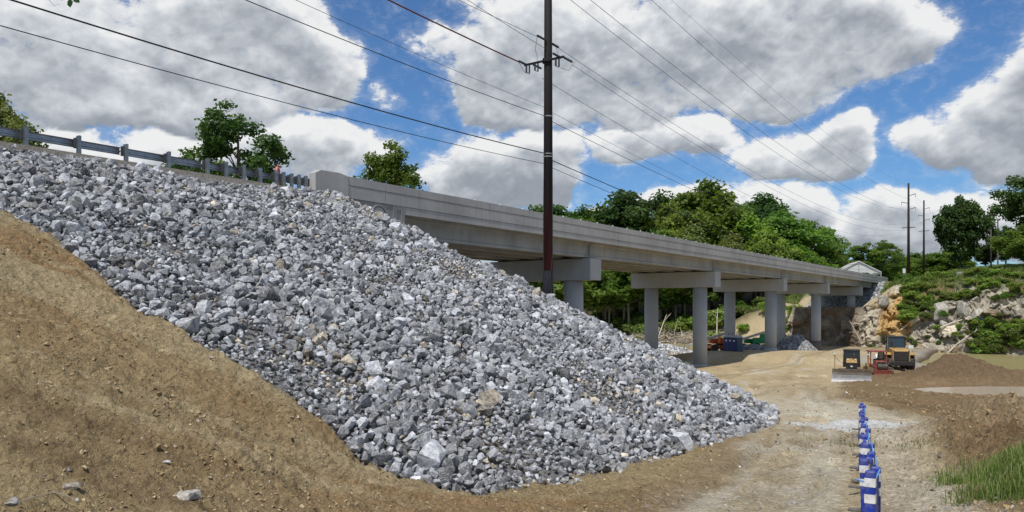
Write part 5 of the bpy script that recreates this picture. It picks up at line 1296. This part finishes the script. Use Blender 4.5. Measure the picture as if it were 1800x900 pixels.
for s in (-1, 1): mr = MB(); mr.tube([(-.6, s * .8, 3.0), (-.75, s * 1.3, 3.0)], .02, 5); mr.box((-.78, s * 1.34, 2.86), (.05, .2, .34)); mr.build('mirror', 'machine_black', ld)

# rusty steel tray at the water
Y = 101; X = at_px(1616, Y); tr = empty('steel_tray', (X, Y, gz(X, Y) + .1), face(1, -.06), 'rust-orange steel tray at the river edge right of the loader', 'tray')
MB().bb(-1.6, 1.6, -1.1, 1.1, .18, .30).build('floor_plate', 'rust', tr); MB().bb(-1.6, 1.6, -1.16, -1.10, .10, .62).build('side_plate', 'machine_black', tr); MB().bb(-1.6, 1.6, 1.10, 1.16, .18, .78).build('side_plate', 'rust', tr)  # near side plate is black: shadow below the orange top, put into colour
MB().bb(1.6, 1.68, -1.16, 1.16, .1, 1.15).build('end_plate', 'rust', tr); MB().bb(-1.66, -1.6, -1.16, 1.16, .12, .5).build('end_plate', 'rust', tr)
for x in (-1.2, 1.2): MB().bb(x - .1, x + .1, -1.1, 1.1, -.2, .18).build('skid', 'machine_black', tr)
# signs
Y = 93; X = at_px(1601, Y); sg = empty('site_sign', (X, Y, gz(X, Y) - .2), 0, 'small white sign on a post beside the loader', 'sign')
MB().tube([(0, 0, 0), (0, 0, 2.6)], .04, 6).build('post', 'white_paint', sg); MB().box((0, -.05, 2.35), (.62, .03, .42)).build('sign_panel', 'white_paint', sg, bevel=.008)
Y = 160; X = at_px(1589, Y); sg = empty('road_sign', (X, Y, gz(X, Y) - .2), .1, 'white rectangular road sign left of the taller far pole', 'sign'); hh = z_px(472, Y) - gz(X, Y)
MB().tube([(0, 0, 0), (0, 0, hh)], .05, 6).build('post', 'galv_post', sg); MB().box((0, -.06, hh - .3), (.62, .03, 1.0)).build('sign_panel', 'white_paint', sg)
Y = 150; X = at_px(1690, Y); MBo = MB().box((0, 0, .4), (1.7, .6, .9)).build('concrete_block', 'conc_parapet', bevel=.06); MBo.location = (X, Y, gz(X, Y)); tag(MBo, 'pale concrete block on top of the bluff under the lone tree', 'block')

# ------------------------------------------------------------------ boom lifts behind the columns
def boom_lift(px, Y, body, label, rz, flip=1):
    X = at_px(px, Y); e = empty('boom_lift', (X, Y, gz(X, Y) - .03), rz, label, 'lift')
    for x in (-1.0, 1.0):
        for y in (-.9, .9): wheel(e, x, y, .48, .36, 'white_paint')
    MB().bb(-1.35, 1.35, -.68, .68, .42, .85).build('chassis', body, e, bevel=.04)
    MB().lathe([(.42, .85), (.42, 1.05)], 20).build('turntable', 'machine_black', e)
    MB().bb(-.35, 1.65, -.95, -.25, 1.05, 1.85).build('engine_cover', body, e, bevel=.12); MB().bb(-1.1, .9, .25, .95, 1.05, 1.65).build('tank_cover', body, e, bevel=.12)
    MB().bb(.9, 1.9, -.25, .25, 1.1, 2.35).build('turret', body, e, bevel=.08)
    bm_ = MB().tube([(1.5, 0, 2.55), (-2.6, 0, 1.35)], .20, 4).build('boom', 'boom_grey', e); MB().tube([(-2.4, 0, 1.41), (-4.3, 0, .86)], .14, 4).build('boom_tip', 'boom_grey', bm_)
    bk = MB()
    for x in (-5.1, -4.4):
        for y in (-.8, .8): bk.tube([(x, y, .35), (x, y, 1.4)], .03, 5)
    for z in (.75, 1.4):
        for a, b in (((-5.1, -.8), (-4.4, -.8)), ((-4.4, -.8), (-4.4, .8)), ((-4.4, .8), (-5.1, .8)), ((-5.1, .8), (-5.1, -.8))): bk.tube([(*a, z), (*b, z)], .03, 5)
    bk.bb(-5.12, -4.38, -.82, .82, .32, .37); bk.build('basket', 'steel_worn', e)
    e.scale = (1.2, 1.2, 1.2); return e
boom_lift(1325, 121, 'green_paint', 'green boom lift with grey boom parked behind the column', .12)
boom_lift(1264, 116, 'orange_paint', 'orange boom lift with grey boom left of the portable toilets', .16)
# portable toilets
for k, lab in enumerate(('nearest dark blue portable toilet in the row by the columns', 'middle dark blue portable toilet in the row of three', 'farthest dark blue portable toilet, left end of the row')):
    Yk = 104.5 + k * 1.22; Xk = at_px(1295.5, 104.5) - k * .20; e = empty('portable_toilet', (Xk, Yk, gz(Xk, Yk) - .05), R(180 + 28), lab, 'toilet', 'portable toilets under the bridge')
    MB().bb(-.54, .54, -.56, .56, .12, 2.05).build('body', 'porta_slate', e, bevel=.03)
    MB().bb(-.6, .6, -.62, .62, 0, .12).build('skid_base', 'machine_black', e)
    MB().prism([(-.58, 2.05), (.58, 2.05), (.50, 2.20), (0, 2.32), (-.50, 2.20)], -.60, .60, 'x').build('roof', 'porta_roof', e)
    d = MB().bb(.542, .575, -.42, .42, .18, 1.95).build('door', 'porta_blue', e); MB().bb(.576, .60, .28, .34, .95, 1.15).build('handle', 'machine_black', d); MB().bb(.576, .582, -.16, .16, 1.45, 1.68).build('door_plate', 'white_paint', d)
    MB().tube([(-.35, -.40, 2.1), (-.35, -.40, 2.62)], .05, 8).build('vent_pipe', 'porta_slate', e)

# ------------------------------------------------------------------ tent at the far end
Y = 188.0; X = at_px(1501, Y); tz = ZP - .02; tent = empty('frame_tent', (X, Y, tz), R(-14), 'white peaked frame tent on the road at the far bridge end', 'tent')
TW, TL, EV, PK = 5.1, 6.0, 2.6, 5.4
for s in (-1, 1):
    MB().add([(s * (TW + .1), -TL, EV), (0, -TL, PK), (0, TL, PK), (s * (TW + .1), TL, EV)], [(0, 1, 2, 3)]).build('roof_panel', 'white_vinyl', tent)
    MB().bb(s * TW - .03, s * TW + .03, -TL, TL, EV - .50, EV - .093).build('valance', 'white_vinyl', tent)
    for y in (-TL + .1, 0, TL - .1): MB().tube([(s * (TW - .1), y, -.3), (s * (TW - .1), y, EV - .1)], .06, 8).build('leg', 'white_paint', tent)
MB().prism([(-TW, EV - .1), (TW, EV - .1), (0, PK - .12)], -TL + .2, -TL + .24, 'y').build('gable_panel', 'white_vinyl', tent)
for s in (-1, 1): MB().tube([(s * TW, -TL - .03, EV - .06), (0, -TL - .03, PK - .06)], .13, 4).build('gable_trim', 'white_vinyl', tent)
for y in (-TL + .15, 0): MB().tube([(-TW, y, EV - .15), (0, y, PK - .2), (TW, y, EV - .15)], .05, 6).build('rafter', 'steel_worn', tent)
MB().tube([(0, -TL + .15, PK - .2), (0, -TL + .15, EV - .3)], .05, 6).build('king_post', 'steel_worn', tent)

# ------------------------------------------------------------------ blue barricades along the road
def barricade(e):
    b = MB(); b.prism([(-.64, .06), (.64, .06), (.64, .78), (.58, .80), (-.58, .80), (-.64, .78)], -.042, .042, 'y'); bo = b.build('panel', 'barrier_blue', e, bevel=.02)
    for x in (-.78, .78):
        p = MB().bb(x - .16, x + .16, -.066, .066, .02, .90).build('end_post', 'barrier_blue', e, bevel=.025)
        for z in (.46, .68): MB().bb(x - .163, x + .163, -.070, .070, z, z + .12).build('white_band', 'barrier_white', p)
    MB().bb(-.74, -.58, -.10, .29, 0, .05).build('foot', 'barrier_foot', e, bevel=.015)
    for z in (.25, .48): MB().bb(-.5, .5, -.052, .052, z, z + .06).build('rib', 'barrier_blue', e)
    return e
line = [(10.9, 1535), (13.05, 1529), (15.1, 1524), (17.3, 1521), (19.3, 1519), (21.5, 1517), (23.5, 1516), (25.7, 1515), (27.6, 1514)]
ordw = ['nearest', 'second', 'third', 'fourth', 'fifth', 'sixth', 'seventh', 'eighth', 'farthest']
first = None; tops = []
for i, (Y, px) in enumerate(line):
    X = at_px(px, Y); j = min(i, len(line) - 2); dx = at_px(line[j + 1][1], line[j + 1][0]) - at_px(line[j][1], line[j][0]); dy = line[j + 1][0] - line[j][0]
    if first is None: first = barricade(empty('barricade', (0, 0, 0))); e = first
    else: e = copy_tree(first)
    z0 = gz(X - dx * .4, Y - dy * .4); z1 = gz(X + dx * .4, Y + dy * .4)
    e.location = (X, Y, gz(X, Y) + .0); e.rotation_euler = (R(random.uniform(-3, 3)), -math.atan2(z1 - z0, 1.6) , math.atan2(dy, dx) + R(random.uniform(-6, 6)))
    lab = f'{ordw[i]} blue and white plastic barricade' + (' at the bottom edge of the haul road' if i == 0 else ' at the end of the line' if i == 8 else f' in the line, counting from the camera')
    tag(e, lab, 'barricade', 'barricades along the haul road'); tops.append(Vector((X, Y, gz(X, Y) + .9)))
pts = []
for a, b in zip(tops[:-1], tops[1:]):
    for q in (0, .25, .5, .75): p = a.lerp(b, q); p.z -= .14 * math.sin(math.pi * q); p.x += .10; pts.append(p)
pts = [Vector((tops[0].x - .30, tops[0].y - .1, tops[0].z - .12)), Vector((tops[0].x - .12, tops[0].y - .25, tops[0].z - .16))] + pts
tag(MB().tube(pts, .011, 5).build('rope', 'rope_blue'), 'light blue rope strung along the tops of the barricades', 'rope')

# ------------------------------------------------------------------ person on the road behind the guardrail
def skin_body(name, mat, chain, edges, parent, sub=2):
    me = bpy.data.meshes.new(name); me.from_pydata([c[0] for c in chain], edges, []); o = mesh_obj(name, me, mat, parent)
    o.modifiers.new('skin', 'SKIN'); sv = me.skin_vertices[0].data if me.skin_vertices else None
    if sv is None: me.attributes  # layer is made by the modifier's operator in the interface; make it by hand
    return o, me
def limbs(mb, pts, radii, seg=10): mb.tube(pts, radii, seg)
def person(loc, rz):
    e = empty('person', loc, rz, 'person with dark hair in a coral pink outfit behind the guardrail', 'person')
    def grow(name, mat, verts, radii, edges, root):
        bm = bmesh.new(); lay = bm.verts.layers.skin.verify(); vs = []
        for v, r in zip(verts, radii):
            q = bm.verts.new(v); q[lay].radius = (r, r) if not isinstance(r, tuple) else r; q[lay].use_root = (len(vs) == root); vs.append(q)
        for a, b in edges: bm.edges.new((vs[a], vs[b]))
        me = bpy.data.meshes.new(name); bm.to_mesh(me); bm.free(); o = mesh_obj(name, me, mat, e)
        sk = o.modifiers.new('skin', 'SKIN'); sk.use_smooth_shade = True; sb = o.modifiers.new('sub', 'SUBSURF'); sb.levels = 2; sb.render_levels = 2; return o
    #        0 pelvis      1 waist       2 chest        3 neck        4 chin          5 head           6-9 left arm                                                   10-13 right arm                                            14-17 left leg, 18-21 right
    V = [(0, 0, .92), (0, 0, 1.10), (0, 0, 1.32), (0, .01, 1.46), (.01, 0, 1.53), (.01, .0, 1.63),
         (.16, 0, 1.39), (.22, -.03, 1.12), (.20, -.14, .92), (.19, -.18, .84), (-.16, 0, 1.39), (-.22, -.02, 1.12), (-.21, -.12, .91), (-.20, -.17, .83),
         (.09, 0, .88), (.10, -.01, .48), (.10, .02, .07), (.10, -.10, .04), (-.09, 0, .88), (-.10, .01, .48), (-.10, .02, .07), (-.10, -.10, .04)]
    Rr = [(.14, .10), (.115, .085), (.14, .10), .052, .060, (.078, .092), .058, .043, .033, .024, .058, .043, .033, .024, .085, .058, .040, .030, .085, .058, .040, .030]
    Ed = [(0, 1), (1, 2), (2, 3), (3, 4), (4, 5), (2, 6), (6, 7), (7, 8), (8, 9), (2, 10), (10, 11), (11, 12), (12, 13), (0, 14), (14, 15), (15, 16), (16, 17), (0, 18), (18, 19), (19, 20), (20, 21)]
    grow('body', 'skin', V, Rr, Ed, 0)
    grow('shirt', 'pink_cloth', [V[0], V[1], V[2], (0, .01, 1.43), V[6], (.205, -.02, 1.20), V[10], (-.205, -.02, 1.20)], [(.165, .125), (.14, .11), (.165, .125), .07, .078, .066, .078, .066], [(0, 1), (1, 2), (2, 3), (2, 4), (4, 5), (2, 6), (6, 7)], 0)
    grow('trousers', 'pink_cloth', [(0, 0, .97), V[14], V[15], (.10, .01, .14), V[18], V[19], (-.10, .01, .14)], [(.16, .125), .108, .082, .07, .108, .082, .07], [(0, 1), (1, 2), (2, 3), (0, 4), (4, 5), (5, 6)], 0)
    grow('hair', 'hair', [(.01, .035, 1.69), (.01, .07, 1.60), (.01, .08, 1.48)], [(.10, .09), (.105, .075), (.085, .05)], [(0, 1), (1, 2)], 0)
    f = MB(); f.box((.01, -.098, 1.615), (.022, .03, .04)); f.build('nose', 'skin', e)
    for s in (-1, 1): MB().lathe([(.004, -.004), (.011, 0), (.004, .004)], 8, (.01 + s * .032, -.088, 1.64)).build('eye', 'hair', e)
    MB().box((.01, -.090, 1.575), (.045, .012, .010)).build('mouth', 'pink_cloth', e)
    for s in (-1, 1):      # hands: palm with fingers
        h = MB(); c = Vector((s * .195, -.19, .81)); h.box(c, (.035, .07, .085))
        for k in range(4): h.tube([c + Vector((0, -.028 + k * .019, -.04)), c + Vector((0, -.032 + k * .019, -.075)), c + Vector((-s * .012, -.030 + k * .018, -.10 + .008 * abs(k - 1)))], [.0095, .009, .006], 6)
        h.tube([c + Vector((0, -.035, .01)), c + Vector((-s * .012, -.058, -.02)), c + Vector((-s * .014, -.062, -.05))], [.011, .010, .007], 6); h.build('hand', 'skin', e)
    return e
Y = 38.0; X = at_px(488, Y); person((X, Y, 12.74), BR_ANG + R(35))

# overhanging twig at the upper left corner, close to the camera
tw = empty('overhanging_twig', (at_px(98, 9.0), 9.0, z_px(-55, 9.0)), 0, 'leafy twig tip poking into the top left corner', 'twig')
MB().tube([(-.9, .1, .7), (-.3, .05, .32), (.1, 0, .12), (.18, 0, -.36)], [.02, .014, .008, .003], 6).build('stem', 'bark', tw)
MB().tube([(-.3, .05, .32), (-.24, 0, .02), (-.10, 0, -.36), (-.02, 0, -.45), (.06, 0, -.43)], [.006, .004, .003, .002, .001], 5).build('tendril', 'bark', tw)
for k, (x, z, a) in enumerate([(.17, -.36, 0), (.20, -.34, .9), (.13, -.30, -.8), (.19, -.26, 1.4), (.12, -.2, -1.3), (.16, -.1, .5)]):
    c, s = math.cos(a), math.sin(a); lf = [(0, 0), (.035, -.035), (.03, -.08), (0, -.11), (-.03, -.08), (-.035, -.035)]
    l_ = MB().add([(x + c * u - s * v, .004 * k + .01 * (i % 2), z + s * u + c * v) for i, (u, v) in enumerate(lf)], [(0, 1, 2, 3), (0, 3, 4, 5)]).build('leaf', 'leaf_dark', tw)

# loose things lying on the dirt bank
STONES = [(292, 812, .13, (.62, .60, .56), 'small white stone on the dirt bank at lower left'), (330, 872, .30, (.46, .42, .36), 'flat pale stone near the bottom edge at lower left'), (25, 885, .22, (.34, .32, .30), 'grey stone in the bottom left corner'), (125, 858, .20, (.38, .33, .27), 'tan stone beside the twigs at lower left'), (372, 632, .14, (.44, .38, .28), 'single tan stone high on the dirt bank beside the riprap'), (1395, 882, .16, (.40, .36, .30), 'flat stone on the haul road near the bottom edge')]
for k, (px, py, sz_, cl_, lab) in enumerate(STONES):
    gx, gy = ground_hit(px, py); v, f = rock_shapes(1, 900 + k, 16, (1, .7, .42))[0]; o = bpy.data.objects.new('stone', np_mesh('stone', v, f)); o.data.materials.append(MATS['rock_single']); o.color = (*cl_, 1)
    o.location = (gx, gy, gz(gx, gy) + sz_ * .08); o.scale = (sz_ * 1.3,) * 3; o.rotation_euler = (0, 0, k); link(o); tag(o, lab, 'stone')
for k, (px, py, L_, d, lab) in enumerate([(68, 842, .55, (.15, .1, .9), 'short pale straw stalk standing on the dirt at lower left'), (90, 868, .9, (.9, -.35, -.12), 'dry twig lying on the dirt in the lower left corner'), (40, 880, .7, (.8, .5, .15), 'curved root poking out of the lower left corner'), (250, 700, .6, (.9, .2, .0), 'thin dry stem lying halfway up the dirt bank')]):
    gx, gy = ground_hit(px, py); pts, rd = stick(rr, (gx, gy, gz(gx, gy) + .02), L_ * .6, .008, d); tag(MB().tube(pts, rd, 6).build('twig', 'deadwood'), lab, 'twig')
